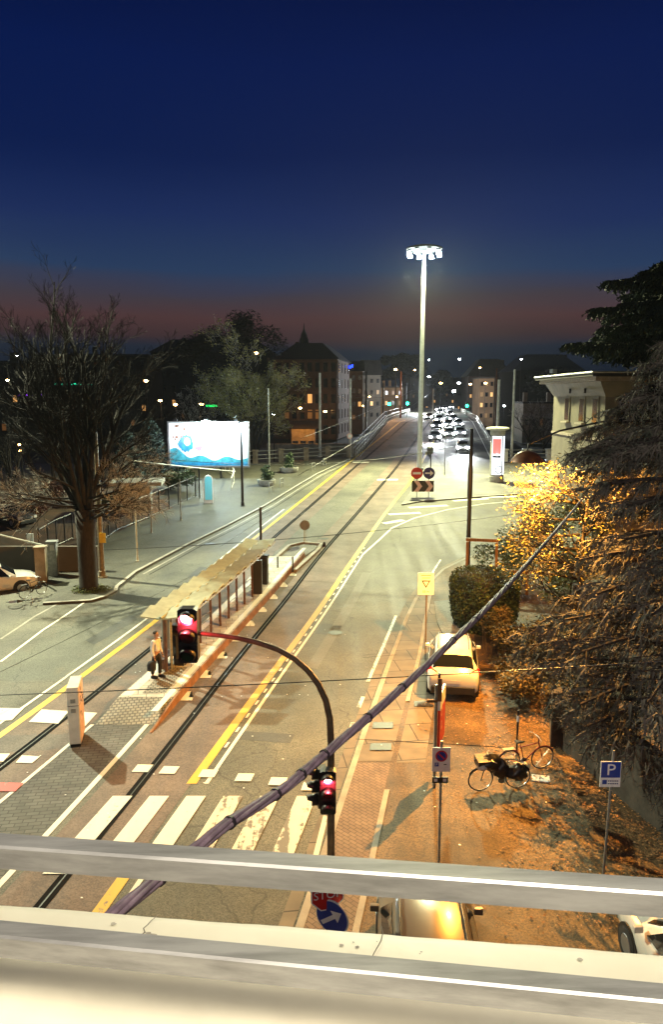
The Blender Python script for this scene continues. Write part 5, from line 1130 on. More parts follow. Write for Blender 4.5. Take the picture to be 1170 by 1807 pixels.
# far silhouettes
for px_, top, Y, w_, lb, sd in ((697, 618, 270, 4.2, 'left of two round dark tree crowns on the horizon, left of the mast'), (722, 617, 272, 4.2, 'right of two round dark tree crowns on the horizon, left of the mast'), (775, 645, 330, 6, 'dark distant tree just right of the mast'), (425, 545, 150, 7, 'tall dark tree crown behind the olive tree'), (345, 560, 170, 6, 'dim round tree crown rising behind the long dark block')) and \
    [(697, 618, 270, 4.4, 'left of two round dark tree crowns on the horizon, left of the mast', 1), (722, 617, 272, 4.4, 'right of two round dark tree crowns on the horizon, left of the mast', 2), (778, 645, 330, 6, 'dark distant tree just right of the mast', 3), (425, 540, 150, 5.5, 'tall dark tree crown behind the olive tree', 4), (345, 560, 175, 5, 'dim round tree crown rising behind the long dark block', 5), (985, 640, 190, 7, 'dark tree mass left of the villa roof', 6)]:
    b0 = at(px_, 760, Y); b0.z = 0; H_ = at(px_, top, Y).z; t = thing('tree', lb, 'tree', b0); rng = random.Random(sd + 50)
    MB().cyl((0, 0, 0), (0, 0, H_ * .8), .4, .15).build('trunk', 'bark_dark', t)
    leafcloud('crown', 'far_dark', t, [(rng.gauss(0, w_ * .45), rng.gauss(0, w_ * .3), H_ - w_ * rng.uniform(.55, 2.0), w_ * rng.uniform(.35, .6)) for k in range(14)], 7000, .0022 * Y * .5, rng)
for px_, Y, sd, lb in ((935, 150, 1, 'bare thorny tree left of the villa, lit from behind'), (962, 140, 2, 'bare bush beside the lit shed right of the bridge')):
    b0 = at(px_, 750, Y); b0.z = 0; st = [((0, 0, 1 + .3 * k), (math.cos(k * 2.3) * .7, math.sin(k * 2.3) * .5, 1), 5.5, .15) for k in range(6)]
    bare_tree('bare_tree', lb, 'tree', b0, st, 90 + sd, 3, .05, (.4, .9), [5, 5, 4], trunk=(2.5, .25), shrink=.55, twr=.035)

# ---- cedars: limbs, drooping sprays of narrow needle strands
def quads(name, V, m_, parent):
    n = len(V); me = bpy.data.meshes.new(name); me.vertices.add(n * 4); me.vertices.foreach_set('co', V.reshape(-1).astype(np.float32)); me.loops.add(n * 4); me.polygons.add(n)
    me.loops.foreach_set('vertex_index', np.arange(n * 4)); me.polygons.foreach_set('loop_start', np.arange(0, n * 4, 4)); me.polygons.foreach_set('loop_total', np.full(n, 4)); me.update(calc_edges=True)
    me.materials.append(MATS[m_]); o = bpy.data.objects.new(name, me); COL.objects.link(o); o.parent = parent; return o
def cedar(name, label, base, H_, Lf, nb, nspray, seed, m_, strand=.5, wdt=.035, droop=.5, zmin=1.6, rises=(.05, .28), azr=None, ok=None, per=9):
    rs = np.random.RandomState(seed); rng = random.Random(seed); t = thing(name, label, 'tree', base); mb = MB()
    mb.tube([(0, 0, -.1), (.03, 0, H_ * .3), (-.05, .05, H_ * .65), (0, 0, H_)], [.42, .32, .18, .03], 12); mb.build('trunk', 'bark_dark', t, smooth='all'); lm = MB(); S0 = []; SD = []; SL = []
    for k in range(nb):
        z0 = zmin + (H_ - zmin - .2) * ((k + rng.random()) / nb) ** 1.05; a = k * 2.39996 + rng.uniform(-.3, .3)
        if azr: a = azr[0] + (azr[1] - azr[0]) * rng.random()
        L = Lf(z0) * rng.uniform(.72, 1.1); o = Vector((math.cos(a), math.sin(a), 0)); sd = Vector((-o.y, o.x, 0)); rise = rng.uniform(*rises)
        path = lambda u: o * (L * u) + Vector((0, 0, z0 + L * (rise * u - droop * u * u)))
        pts = [path(i / 6) for i in range(7)]; good = (lambda p: True) if ok is None else (lambda p: bool(ok(np.array([tuple(p + Vector(base))]))[0]))
        while len(pts) > 2 and not good(pts[-1]): pts.pop()
        lm.tube(pts, [.07 * (1 - i / 6.5) + .01 for i in range(len(pts))], 5, cap=False)
        for j in range(nspray):
            u = .22 + .78 * (j + rng.random()) / nspray; p = path(u); s = rng.choice((-1, 1)); bl = L * .34 * (1.15 - u) + .25
            q = p + (sd * s + o * rng.uniform(.4, 1.1)).normalized() * bl * rng.uniform(.5, 1) + Vector((0, 0, -.12 * bl)); good(q) and lm.tube([p, p.lerp(q, .5) + Vector((0, 0, .05)), q], [.018, .012, .005], 3, cap=False)
            for w_ in range(per):
                v = (w_ + .5) / per; c = p.lerp(q, v); S0.append(c); dd = (o * rng.uniform(.1, .9) + sd * rng.uniform(-.5, .5) + Vector((0, 0, rng.uniform(-1.1, -.05)))).normalized(); SD.append(dd); SL.append(strand * rng.uniform(.45, 1.15))
    lm.build('limbs', 'bark_dark', t, fix=False)
    S0 = np.array([tuple(v) for v in S0]); SD = np.array([tuple(v) for v in SD]); SL = np.array(SL)[:, None]
    if ok is not None:
        keep = ok(S0 + np.array(tuple(base))); S0, SD, SL = S0[keep], SD[keep], SL[keep]
    n = len(S0); side = np.cross(SD, rs.normal(size=(n, 3))); side /= np.linalg.norm(side, axis=1)[:, None]; V = []; dn = np.array([0, 0, -1.0])
    segs = 3; P0 = S0; D = SD.copy()
    for i in range(segs):
        P1 = P0 + D * SL / segs; w0 = wdt * (1 - .25 * i); w1 = wdt * (1 - .25 * (i + 1))
        V.append(np.stack([P0 - side * w0 * .5, P0 + side * w0 * .5, P1 + side * w1 * .5, P1 - side * w1 * .5], 1))
        for s in (-1, 1):
            up = rs.normal(size=(n, 3)) * .35; nd_ = side * s + D * .7 + up; nd_ /= np.linalg.norm(nd_, axis=1)[:, None]; st_ = P0 + D * SL / segs * rs.uniform(.1, .9, (n, 1)); ln_ = SL * .26
            b = np.cross(nd_, D); b /= (np.linalg.norm(b, axis=1)[:, None] + 1e-9); b = (D * .8 + b * .3)
            V.append(np.stack([st_ - b * wdt * .28, st_ + b * wdt * .28, st_ + nd_ * ln_ + b * wdt * .12, st_ + nd_ * ln_ - b * wdt * .12], 1))
        D = D + dn * .28; D /= np.linalg.norm(D, axis=1)[:, None]; P0 = P1
    quads('foliage', np.concatenate(V), m_, t); return t
def pxof(A):   # photo pixel column/row of world points (used only to trim branches that would stand in front of the villa's corner)
    x, y, z = A[:, 0], A[:, 1], A[:, 2] - CAMH; dpt = y * CP - z * SP
    return CX + FPX * x / dpt, CY - FPX * (y * SP + z * CP) / dpt
cb = Vector((9.9, 18.4, .1))
def shape_ok(A):
    # the crown's outline: deep skirts low down, a narrow top, opened on the side of the hanging lamp
    h = A[:, 2]; r = np.hypot((A[:, 0] - cb.x) * 1.06, (A[:, 1] - cb.y) * .78); lim = np.interp(h, [0, 1, 2.4, 3.6, 4.4, 5.2, 6.4, 7.5, 8.4, 9.6, 10.2, 11, 12.4, 14], [3.2, 3.7, 4.2, 5.2, 4.4, 3.6, 3.5, 3.1, 3.9, 4.0, 2.9, 2.4, 1.3, .4])
    lampd = np.sqrt(((A - np.array(tuple(LAMPD))) ** 2).sum(1)); return (r < lim) & (lampd > 1.0) & (h > .8)
cedar('cedar', 'large cedar with drooping brown-grey fronds filling the right edge', cb, 13.6, lambda z: float(np.interp(z, [0, 2, 4, 6, 8, 10, 12, 14.5], [4.2, 5.8, 6.0, 5.2, 4.8, 4.2, 2.2, .6])), 150, 20, 6, 'cedar_needle', .58, .052, .32, 1.6, ok=shape_ok, per=9)
cedar('cedar', 'tall dark cedar behind the villa, black against the sky, upper right', Vector((25.5, 47, 1)), 18.2, lambda z: float(np.interp(z, [0, 6, 10, 13, 16, 17.5, 18.6], [11, 11, 10.5, 9.8, 8.4, 6.5, 4])), 120, 46, 8, 'cedar_green', .7, .20, .06, 12.0, rises=(0, .09), per=9)

# ---- golden tree lit by the sodium lamp
b0 = Vector((8.2, 24.0, .1)); st = [((0, 0, 1.6 + .58 * k), (math.cos(2.2 + k * 2.2) * 1.0, math.sin(2.2 + k * 2.2) * .8, .5 + .05 * k), 1.6, .05) for k in range(11)] + [((0, 0, 3), (.05, 0, 1), 4.2, .1)]
for k in range(7): st.append(((0, 0, 4.4 + .5 * k), (-1, rng.uniform(-.3, .5), rng.uniform(-.1, .2)), 1.8, .05))
bare_tree('tree', 'small tree with golden leaves glowing in the sodium light', 'tree', b0, st, 61, 2, .03, (.4, 1.0), [8, 6], trunk=(4.2, .13), leaves=('leaf_gold', 5200, .030), twig='ochre_steel', shrink=.52, twr=.012)
# shrubbery of orange-lit ivy in front of it
t = thing('shrub', 'tangled ivy and shrubs glowing orange under the golden tree', 'shrub', (7.2, 26.5, .1)); rng = random.Random(14)
st = MB()
for k in range(60):
    p = Vector((rng.uniform(-1.2, 2.0), rng.uniform(-4, 4), 0)); st.tube([p, p + Vector((rng.uniform(-.2, .2), rng.uniform(-.3, .3), rng.uniform(.6, 1.3)))], .012, 3)
tag(st.build('stems', 'stem_brown', t, fix=False), kind='stuff'); leafcloud('foliage', 'ivy_leaf', t, [(rng.uniform(-1.0 + .12 * y, 2.2), y, rng.uniform(.2, 1.2), .55) for y in np.linspace(-4.2, 4.4, 40)], 13000, .05, rng)
# clipped hedge
t = thing('hedge', 'dense clipped dark-green hedge just beyond the white car', 'hedge', (7.0, 32.9, gz(32.9) + .1)); rng = random.Random(15); R_ = np.random.RandomState(4)
core = MB().lathe([(1.15, 0), (1.35, .5), (1.4, 1.7), (1.15, 2.3), (.5, 2.5)], n=18); core.v = [(x, y * 1.35, z) for x, y, z in core.v]; core.build('branches', 'bark_dark', t)
n = 16000; a = R_.uniform(0, 2 * np.pi, n); zz = R_.uniform(0, 1, n); rr = np.interp(zz, [0, .2, .7, .9, 1], [1.2, 1.42, 1.5, 1.3, .6]) * np.where(zz > .86, np.sqrt(R_.uniform(0, 1, n)), 1) * R_.normal(1, .035, n)
zt_ = np.where(zz > .86, 2.45 + R_.normal(0, .06, n) - .25 * (rr / 1.4) ** 4, zz / .86 * 2.4); c_ = np.stack([rr * np.cos(a), rr * np.sin(a) * 1.35, zt_], 1)
d1 = R_.normal(size=(n, 3)); d1 /= np.linalg.norm(d1, axis=1)[:, None]; d2 = np.cross(d1, R_.normal(size=(n, 3))); d2 /= np.linalg.norm(d2, axis=1)[:, None]; s_ = .05 * R_.uniform(.6, 1.4, (n, 1))
quads('foliage', np.stack([c_ - d1 * s_, c_ - d2 * s_ * .6, c_ + d1 * s_, c_ + d2 * s_ * .6], 1), 'hedge_leaf', t)
for x, y, r_, lb, m_ in ((10.0, 40.5, 1.5, 'loose dark bush behind the timber frame', 'shrub_leaf'), (8.6, 37.0, .9, 'pale-flowered low bush inside the timber frame', 'leaf_olive'), (12.5, 37.5, 2.0, 'dark bush right of the timber frame under the golden leaves', 'shrub_leaf'), (13.5, 46, 2.2, 'bush at the foot of the villa wall', 'shrub_leaf'), (18, 50, 2.5, 'wide dark bush before the villa', 'shrub_leaf')):
    t = thing('shrub', lb, 'shrub', (x, y, gz(y) + .1)); rng = random.Random(int(x * 10)); MB().cyl((0, 0, 0), (0, 0, r_), .05).build('stem', 'bark_dark', t)
    leafcloud('foliage', m_, t, [(rng.gauss(0, r_ * .5), rng.gauss(0, r_ * .5), r_ * .7 + rng.uniform(-.4, .5) * r_, r_ * .5) for k in range(9)], int(2600 * r_), .06, rng)
# low kerb wall with gravel beside the hedge
draped('gravel_bed', [[(4.95, 29.5), (5.5, 29.3), (5.9, 31.5), (6.0, 36.5), (5.2, 36.3), (4.9, 33)]], 'plaza_paving', .16, .1)
# fallen leaves
R_ = np.random.RandomState(12); n = 9000; x = R_.uniform(2.6, 9.5, n * 4); y = R_.uniform(13, 29, n * 4)
w_ = np.clip((x - 3.2 - .12 * (y - 15) * 0) / 3.0, .05, 1) * (.35 + .65 * (np.sin(x * 2.1 + 1) * np.cos(y * 1.4) + np.sin(x * 5 + y * 3.3) * .6 > -.1)); keep = R_.uniform(0, 1, n * 4) < w_; x, y = x[keep][:n], y[keep][:n]; n = len(x)
a = R_.uniform(0, 6.28, n); s_ = R_.uniform(.015, .048, n); tz = R_.uniform(-.5, .5, (n, 2)); V = np.zeros((n, 4, 3))
for i, (u, v) in enumerate(((-1, 0), (0, -.6), (1, 0), (0, .6))):
    V[:, i, 0] = x + s_ * (u * np.cos(a) - v * np.sin(a)); V[:, i, 1] = y + s_ * (u * np.sin(a) + v * np.cos(a)); V[:, i, 2] = .125 + s_ * (.35 + u * tz[:, 0] * .6 + v * tz[:, 1] * .6)
o = quads('fallen_leaves', V, 'fallen_leaf', None); o['kind'] = 'stuff'
R_ = np.random.RandomState(2); n = 70; x = R_.uniform(-9, 6, n); y = R_.uniform(14, 34, n); V = np.zeros((n, 4, 3))
for i, (u, v) in enumerate(((-1, -.7), (1, -.8), (1, .6), (-1, .8))): V[:, i, 0] = x + u * .022; V[:, i, 1] = y + v * .022; V[:, i, 2] = gz(30) + .03 + .11 * (x > kR(20) - .5)
o = quads('litter', V, 'sign_cream', None); o['kind'] = 'stuff'
# ================================================================ VEHICLES, BICYCLES, PEOPLE
mat('car_white', (.74, .73, .68), .25, var=.04, spec=.6, coat=.6); mat('car_silver', (.42, .42, .42), .3, metal=.3, var=.04, coat=.5); mat('car_ochre', (.16, .13, .10), .3, metal=.2, var=.04, coat=.5); mat('car_dark', (.03, .03, .035), .3, var=.05, coat=.5)
mat('car_glass', (.010, .012, .014), .06, var=0, spec=.9); mat('taillight', (.45, .02, .02), .2, var=0, spec=.8); mat('headlight_off', (.5, .5, .5), .15, var=0); mat('headlight_on', (1, 1, 1), .3, emit='f0f8ff', es=500.0, var=0)
mat('rim_metal', (.35, .35, .35), .3, metal=.7, var=.1); mat('plate_white', (.75, .75, .7), .4, var=0); mat('tail_on', (.5, .02, .02), .3, emit='ff2010', es=4.0, var=0)
def car(name, label, loc, rz, body='car_white', kind='suv', lights=False, group=None, detail=True):
    # stations along y (front is +y): y, half width, z bottom, z belt, z top, half width of the top
    if kind == 'suv': S = [(-2.18, .74, .50, .78, .84, .66), (-2.14, .82, .34, .90, .98, .70), (-2.04, .87, .28, .98, 1.06, .70), (-1.93, .89, .27, 1.02, 1.14, .68), (-1.62, .90, .26, 1.02, 1.50, .60), (-1.45, .90, .25, 1.01, 1.585, .60), (-.9, .905, .25, 1.0, 1.64, .60), (-.2, .905, .25, .98, 1.65, .60), (.35, .90, .25, .97, 1.60, .58), (1.10, .895, .26, .95, 1.06, .64), (1.55, .88, .27, .92, 1.0, .64), (1.95, .84, .30, .84, .92, .62), (2.12, .76, .36, .72, .80, .58), (2.18, .66, .44, .60, .64, .52)]
    else: S = [(-2.05, .72, .45, .70, .80, .62), (-2.0, .80, .32, .86, .94, .66), (-1.85, .83, .26, .92, 1.02, .66), (-1.5, .84, .24, .93, 1.32, .56), (-1.1, .85, .23, .92, 1.44, .55), (-.3, .85, .23, .91, 1.48, .55), (.3, .85, .23, .90, 1.42, .54), (1.0, .84, .24, .88, .98, .60), (1.5, .82, .26, .84, .92, .58), (1.85, .77, .30, .76, .82, .56), (2.02, .66, .40, .60, .66, .50)]
    t = thing(name, label, 'car', loc, rz, group)
    def ring(s):
        y, w, zb, zs, zt, ht = s; m = (zb + zs) / 2
        h = [(0, zb), (w * .86, zb), (w * .97, zb + .10), (w, m), (w * .985, zs - .05), (w * .95, zs), (ht + (w * .95 - ht) * .08, zt - .05), (ht * .86, zt), (0, zt + .015)]
        return [(x, y, z) for x, z in h] + [(-x, y, z) for x, z in h[-2:0:-1]]
    rg = [ring(s) for s in S]; n = len(rg[0]); mb = MB()
    for r in rg: mb.v += r
    for i in range(len(rg) - 1):
        for k in range(n): mb.f.append((i * n + k, i * n + (k + 1) % n, (i + 1) * n + (k + 1) % n, (i + 1) * n + k))
    mb.f += [tuple(range(n)), tuple(range(len(rg) * n - 1, (len(rg) - 1) * n - 1, -1))]
    bd = mb.build('body', body, t, smooth=True, bevel=.012)
    def glass(nm, pts, push, sh=.06):
        c = sum((Vector(p) for p in pts), Vector()) / len(pts); q = [Vector(p).lerp(c, sh) + Vector(push) for p in pts]; nrm = (q[1] - q[0]).cross(q[2] - q[0]).normalized()
        if nrm.dot(Vector(push)) < 0: nrm = -nrm
        m2 = MB(); k = len(q); m2.add(q + [p - nrm * .012 for p in q], [tuple(range(k)), tuple(range(2 * k - 1, k - 1, -1))] + [(i, (i + 1) % k, k + (i + 1) % k, k + i) for i in range(k)]); return m2.build(nm, 'car_glass', t)
    cab = [i for i, s in enumerate(S) if s[4] > s[3] + .3]; i0, i1 = cab[0], cab[-1]
    L_ = lambda i, k: Vector(rg[i][k]); mir = lambda v: Vector((-v.x, v.y, v.z))
    # windscreen and rear window
    for (a, b, nm, u0, u1) in ((i1, i1 + 1, 'windscreen', .06, .95), (i0 - 1, i0, 'rear_window', .02, .96)):
        ks = [5.75, 6, 7, 8]; row = []
        def R_at(i, k):
            if k == 5.75: return L_(i, 6).lerp(L_(i, 5), .10)
            return L_(i, int(k))
        for k in ks: row.append((R_at(a, k).lerp(R_at(b, k), u0), R_at(a, k).lerp(R_at(b, k), u1)))
        row = row + [(mir(p), mir(q)) for p, q in row[-2::-1]]; dd = (row[3][1] - row[3][0]); nr = Vector((0, -dd.z, dd.y)).normalized()
        if nr.z < 0: nr = -nr
        m2 = MB(); N_ = len(row)
        for p, q in row: m2.v += [tuple(p + nr * .016), tuple(q + nr * .016), tuple(q + nr * .002), tuple(p + nr * .002)]
        for i in range(N_ - 1):
            for e_ in range(4): m2.f.append((i * 4 + e_, i * 4 + (e_ + 1) % 4, (i + 1) * 4 + (e_ + 1) % 4, (i + 1) * 4 + e_))
        m2.f += [(0, 3, 2, 1), tuple((N_ - 1) * 4 + e_ for e_ in range(4))]; m2.build(nm, 'car_glass', t)
    for s in (1, -1):
        mids = [i0 + (1 if kind == 'suv' else 0)] + [(i0 + i1) // 2 + 1] + [i1]
        seq = list(range(i0, i1 + 1)); cut = len(seq) // 2
        for part in (seq[:cut + 1], seq[cut:]):
            lo = [L_(i, 5).lerp(L_(i, 6), .08) for i in part]; up = [L_(i, 5).lerp(L_(i, 6), .86) for i in part]
            if part[-1] == i1: lo.append(L_(i1 + 1, 5).lerp(L_(i1, 5), .35).lerp(L_(i1, 6), .06))
            p = lo + up[::-1]; p = [Vector((v.x * s, v.y, v.z)) for v in p]; glass('side_window', p, (.012 * s, 0, .004), .05)
    Lh = S[-1][0]; Lr = S[0][0]; wb = 1.30 if kind == 'suv' else 1.25; rw = .34 if kind == 'suv' else .31; wd = S[5][1]
    for yy in (-wb, wb):
        for s in (-1, 1):
            w = MB().tube([(s * (wd - .20), yy, rw), (s * (wd - .17), yy, rw), (s * (wd + .01), yy, rw), (s * (wd + .02), yy, rw)], [rw * .92, rw, rw, rw * .92], 22).build('wheel', 'rubber', t, smooth=True)
            if detail:
                MB().tube([(s * (wd + .012), yy, rw), (s * (wd + .03), yy, rw)], [rw * .62, rw * .58], 16).build('rim', 'rim_metal', w, smooth=True)
            MB().tube([(s * (wd - .1), yy, rw + .02), (s * (wd + .004), yy, rw + .02)], [rw * 1.17, rw * 1.17], 22).build('wheel_arch', 'dark_plastic', t)
    MB().box((0, Lr - .005, .42), (1.5, .12, .26)).build('rear_bumper', 'dark_plastic', t, bevel=.02); MB().box((0, Lh - .03, .36), (1.35, .12, .22)).build('front_bumper', 'dark_plastic', t, bevel=.02)
    hl = 'headlight_on' if lights else 'headlight_off'
    for s in (-1, 1):
        MB().box((s * .62, Lh - .10, .66), (.34, .16, .20), R(-18 * s)).build('headlight', hl, t)
        yo = Lr + (.06 if kind == 'suv' else .02); zo = .98 if kind == 'suv' else .80; wo = .92 if kind == 'suv' else .84
        MB().add([(s * wo, yo + .26, zo - .07), (s * .52, yo - .05, zo - .09), (s * .56, yo + .0, zo + .06), (s * wo * .97, yo + .32, zo + .13), (s * .72, yo + .30, zo - .07), (s * .52, yo + .14, zo - .09), (s * .56, yo + .16, zo + .06), (s * .72, yo + .34, zo + .13)], [(0, 1, 2, 3), (4, 7, 6, 5), (0, 4, 5, 1), (1, 5, 6, 2), (2, 6, 7, 3), (3, 7, 4, 0)]).build('taillight', 'taillight', t)
        if detail: MB().box((s * (wd + .06), .78, 1.0), (.17, .10, .12)).build('mirror', body, t, bevel=.02)
    MB().box((0, Lr - .015 if kind != 'suv' else Lr - .01, .72), (.50, .02, .11)).build('number_plate', 'plate_white', t)
    if detail:
        for s in (-1, 1): MB().tube([(s * .54, -1.35, 1.63 if kind == 'suv' else 1.44), (s * .54, -.4, 1.70 if kind == 'suv' else 1.49), (s * .53, .3, 1.66 if kind == 'suv' else 1.44)], .018, 6).build('roof_rail', 'dark_plastic', t)
        MB().tube([(0, -1.15, S[5][4]), (0, -1.32, S[5][4] + .22)], .008, 5).build('antenna', 'dark_plastic', t)
    return t
# white suv seen from behind
b0 = P(800, 1218, .1); b0 = Vector((4.52, 26.35, .1))
car('parked_car', 'white crossover parked by the clipped hedge, seen from behind', b0, R(-9))
s_ = [o for o in bpy.data.objects if o.name == 'parked_car'][0]
car('parked_car', 'car under the balcony, its lit roof showing between railing and parapet', Vector((1.72, 11.65, .1)), R(-3), 'car_ochre', 'suv')
car('parked_car', 'pale car at the lower right corner, mostly hidden by the railing', Vector((6.45, 11.2, .1)), R(4), 'car_white', 'hatch')
b0 = P(20, 1040, 0); car('parked_car', 'white suv parked at the left edge before the dark wall', Vector((-18.3, 38.9, .0)), R(-62), 'car_white', 'suv')
b0 = P(30, 925, .12); car('parked_car', 'dark car deep in the courtyard with glinting headlights', Vector((b0.x - .5, b0.y, gz(b0.y) + .12)), R(-120), 'car_dark', 'hatch', group=None)
# queue of cars on the bridge, headlights on, facing the camera
pr = None; k_ = 0
QC = [(768, 778, 'car_silver', 'front car of the left lane on the bridge, headlights on'), (793, 772, 'car_white', 'pale car beside the left lane leader on the bridge'), (817, 797, 'car_white', 'front car of the right lane, its headlights glaring on the wet-looking road'), (812, 770, 'car_silver', 'second car of the right lane on the bridge'),
      (771, 757, 'car_dark', 'second car of the left lane on the bridge'), (792, 755, 'car_white', 'car between the lanes halfway over the bridge'), (809, 754, 'car_silver', 'third car of the right lane on the bridge'), (776, 746, 'car_white', 'third car of the left lane near the bridge crest'), (800, 745, 'car_silver', 'car near the bridge crest in the right lane')]
protos = {}
for px_, py_, bd, lb in QC:
    b0 = P(px_, py_, 0)
    if bd not in protos: t = car('car', lb, b0, R(180 - 9), bd, 'hatch', True, 'cars queueing on the bridge', detail=False); protos[bd] = t
    else: t = dup(protos[bd], b0, R(180 - 9), lb)
    k_ += 1
for k in range(8):
    Y = 152 + k * 21 + (k % 3) * 1.5; ln_ = k % 2; x = Lb(Y) + 8.2 + ln_ * 3.9 + ((k * 7) % 5) * .55
    dup(protos[['car_white', 'car_silver'][k % 2]], (x, Y + ((k * 5) % 7) * .8, CREST), R(180 - 8 + ((k * 11) % 9 - 4) * 2), ORD[k // 2] + (' distant car in the left lane beyond the crest, headlights glaring', ' distant car in the right lane beyond the crest, headlights glaring')[ln_], ('distant cars in the left lane', 'distant cars in the right lane')[ln_])
for (x_, y_, e_) in ((817, 797, 500), (768, 778, 320), (793, 770, 320), (800, 752, 700), (785, 745, 900), (800, 741, 900)):
    p = P(x_, y_, 0); d = Vector((-.15, -1, -.12)); o = p + Vector((-.35, -2.25, .68)); lamp('headlamp_beam', o, e_ * 28, (.92, .97, 1.0), .12, spot=75, target=o + d, blend=.8)
lamp('far_street_light', (26, 215, 13), 45000, (.9, .97, 1.0), .5); lamp('bridge_crest_light', (12.5, 160, 12), 5000, (1.0, .5, .2), .4)

# ---- bicycles
mat('bike_red', (.16, .02, .03), .4, metal=.3, var=.2); mat('bike_black', (.02, .02, .022), .4, metal=.3, var=.2); mat('bike_chrome', (.4, .4, .4), .3, metal=.8, var=.1); mat('tarp_black', (.02, .018, .018), .35, var=.3, bump=.6, bscale=9); mat('bag_white', (.6, .6, .58), .6, var=.2)
def bicycle(label, loc, rz, lean=0.0, m='bike_black', basket=False, group=None):
    t = thing('bicycle', label, 'bicycle', loc, rz, group); t.rotation_euler = (R(lean), 0, rz); RW = .335; wb = .52
    for s in (-1, 1):
        c = Vector((s * wb, 0, RW)); pts = [c + Vector((RW * math.cos(a), 0, RW * math.sin(a))) for a in np.linspace(0, 2 * math.pi, 29)]
        w = MB().tube(pts, .017, 6, cap=False).build('wheel', 'rubber', t, smooth='all')
        sp_ = MB(); 
        for k in range(14): a = k * math.pi / 7; sp_.tube([c, c + Vector((RW * math.cos(a), .0, RW * math.sin(a)))], .0022, 3)
        sp_.tube([c + Vector((0, -.04, 0)), c + Vector((0, .04, 0))], .02, 8); tag(sp_.build('spokes', 'bike_chrome', w, fix=False), kind='stuff')
        MB().tube([c + Vector(((RW - .012) * math.cos(a), 0, (RW - .012) * math.sin(a))) for a in np.linspace(0, 2 * math.pi, 29)], .012, 5, cap=False).build('rim', 'bike_chrome', w)
    bb_, st_, hd, hb_ = Vector((-.05, 0, .29)), Vector((-.20, 0, .80)), Vector((.36, 0, .82)), Vector((.40, 0, .70))
    MB().tube([bb_, st_], .016, 6).tube([hb_, bb_], .018, 6).tube([Vector((-.18, 0, .74)), hd], .016, 6).tube([hd, hb_], .019, 6).tube([bb_, (-wb, .04, RW)], .010, 5).tube([Vector((-.18, 0, .74)), (-wb, .04, RW)], .009, 5).build('frame', m, t, smooth='all')
    MB().tube([hb_, (.45, 0, .55), (wb, .03, RW)], .013, 6).tube([hd, (.33, 0, .98)], .013, 6).build('fork', m, t, smooth='all')
    MB().tube([(.22, -.30, .99), (.30, -.24, 1.0), (.34, 0, .99), (.30, .24, 1.0), (.22, .30, .99)], .012, 6).build('handlebar', 'bike_chrome', t, smooth='all')
    MB().add([(-.36, -.08, .90), (-.36, .08, .90), (-.10, .03, .89), (-.10, -.03, .89), (-.34, -.09, .95), (-.34, .09, .95), (-.08, .02, .92), (-.08, -.02, .92)], [(0, 1, 2, 3), (4, 7, 6, 5), (0, 4, 5, 1), (1, 5, 6, 2), (2, 6, 7, 3), (3, 7, 4, 0)]).tube([st_, (-.215, 0, .90)], .012, 5).build('saddle', 'dark_plastic', t, bevel=.01)
    MB().tube([bb_ + Vector((0, .03, 0)), bb_ + Vector((0, .045, 0))], .09, 16).build('chainring', 'bike_chrome', t)
    MB().tube([bb_ + Vector((-.12, .09, -.10)), bb_ + Vector((.12, -.09, .10))], .010, 4).build('pedals', 'dark_plastic', t)
    for s in (-1, 1): MB().tube([Vector((s * wb + (RW + .025) * math.cos(a), 0, RW + (RW + .025) * math.sin(a))) for a in np.linspace(.5, 2.6, 9)], .018, 4).build('mudguard', m, t)
    MB().box((-.55, 0, .73), (.34, .12, .02)).build('rack', 'bike_chrome', t)
    if basket: MB().box((.52, 0, .86), (.28, .36, .24), None, 1.15).build('basket', 'tarp_black', t)
    return t
bicycle('dark red bicycle leaning upright on the leafy ground, farther of the two', P(928, 1362, .12) + Vector((0, .1, 0)), R(14), 5, 'bike_red')
t = bicycle('black bicycle with covered baskets and white bag, nearer of the two', P(880, 1392, .12), R(188), -6, 'bike_black', True)
rng = random.Random(6)
def crumple(nm, c, r, n=16, m_=9):
    mb = MB()
    for i in range(m_ + 1):
        th = math.pi * i / m_
        for k in range(n):
            a = 2 * math.pi * k / n; w = 1 + .16 * math.sin(3 * a + i) + .10 * math.sin(7 * a - 2 * i) + rng.uniform(-.05, .05)
            mb.v.append((c[0] + r[0] * w * math.sin(th) * math.cos(a), c[1] + r[1] * w * math.sin(th) * math.sin(a), c[2] + r[2] * math.cos(th) * (1 - .25 * math.cos(a))))
    for i in range(m_):
        for k in range(n): mb.f.append((i * n + k, i * n + (k + 1) % n, (i + 1) * n + (k + 1) % n, (i + 1) * n + k))
    return mb.build(nm, 'tarp_black', t, smooth=True)
crumple('cover', (.34, 0, .84), (.36, .22, .20)); crumple('saddlebag', (-.42, .06, .52), (.30, .20, .22)); crumple('saddlebag', (.02, .04, .62), (.22, .16, .26))
mb = MB().lathe([(.03, 0), (.13, .03), (.15, .1), (.04, .2)], (.55, .12, .72), 10); mb.build('white_bag', 'bag_white', t, smooth='all')
b0 = P(912, 1330, .12); t = thing('street_post', 'thin dark post behind the dark red bicycle', 'post', b0); MB().cyl((0, 0, 0), (0, 0, 1.35), .03).build('shaft', 'black_metal', t); MB().cyl((0, 0, 1.0), (0, 0, 1.18), .034).build('white_band', 'sign_white', t)
bicycle('dark bicycle standing at the left kerb beside the white suv', P(58, 1052, .06), R(60), 3, 'bike_black')
t = bicycle('bicycle lying toppled near the tree bay kerb', P(42, 1062, .05), R(20), 0, 'bike_black'); t.rotation_euler = (R(78), 0, R(25)); t.location.z += .1

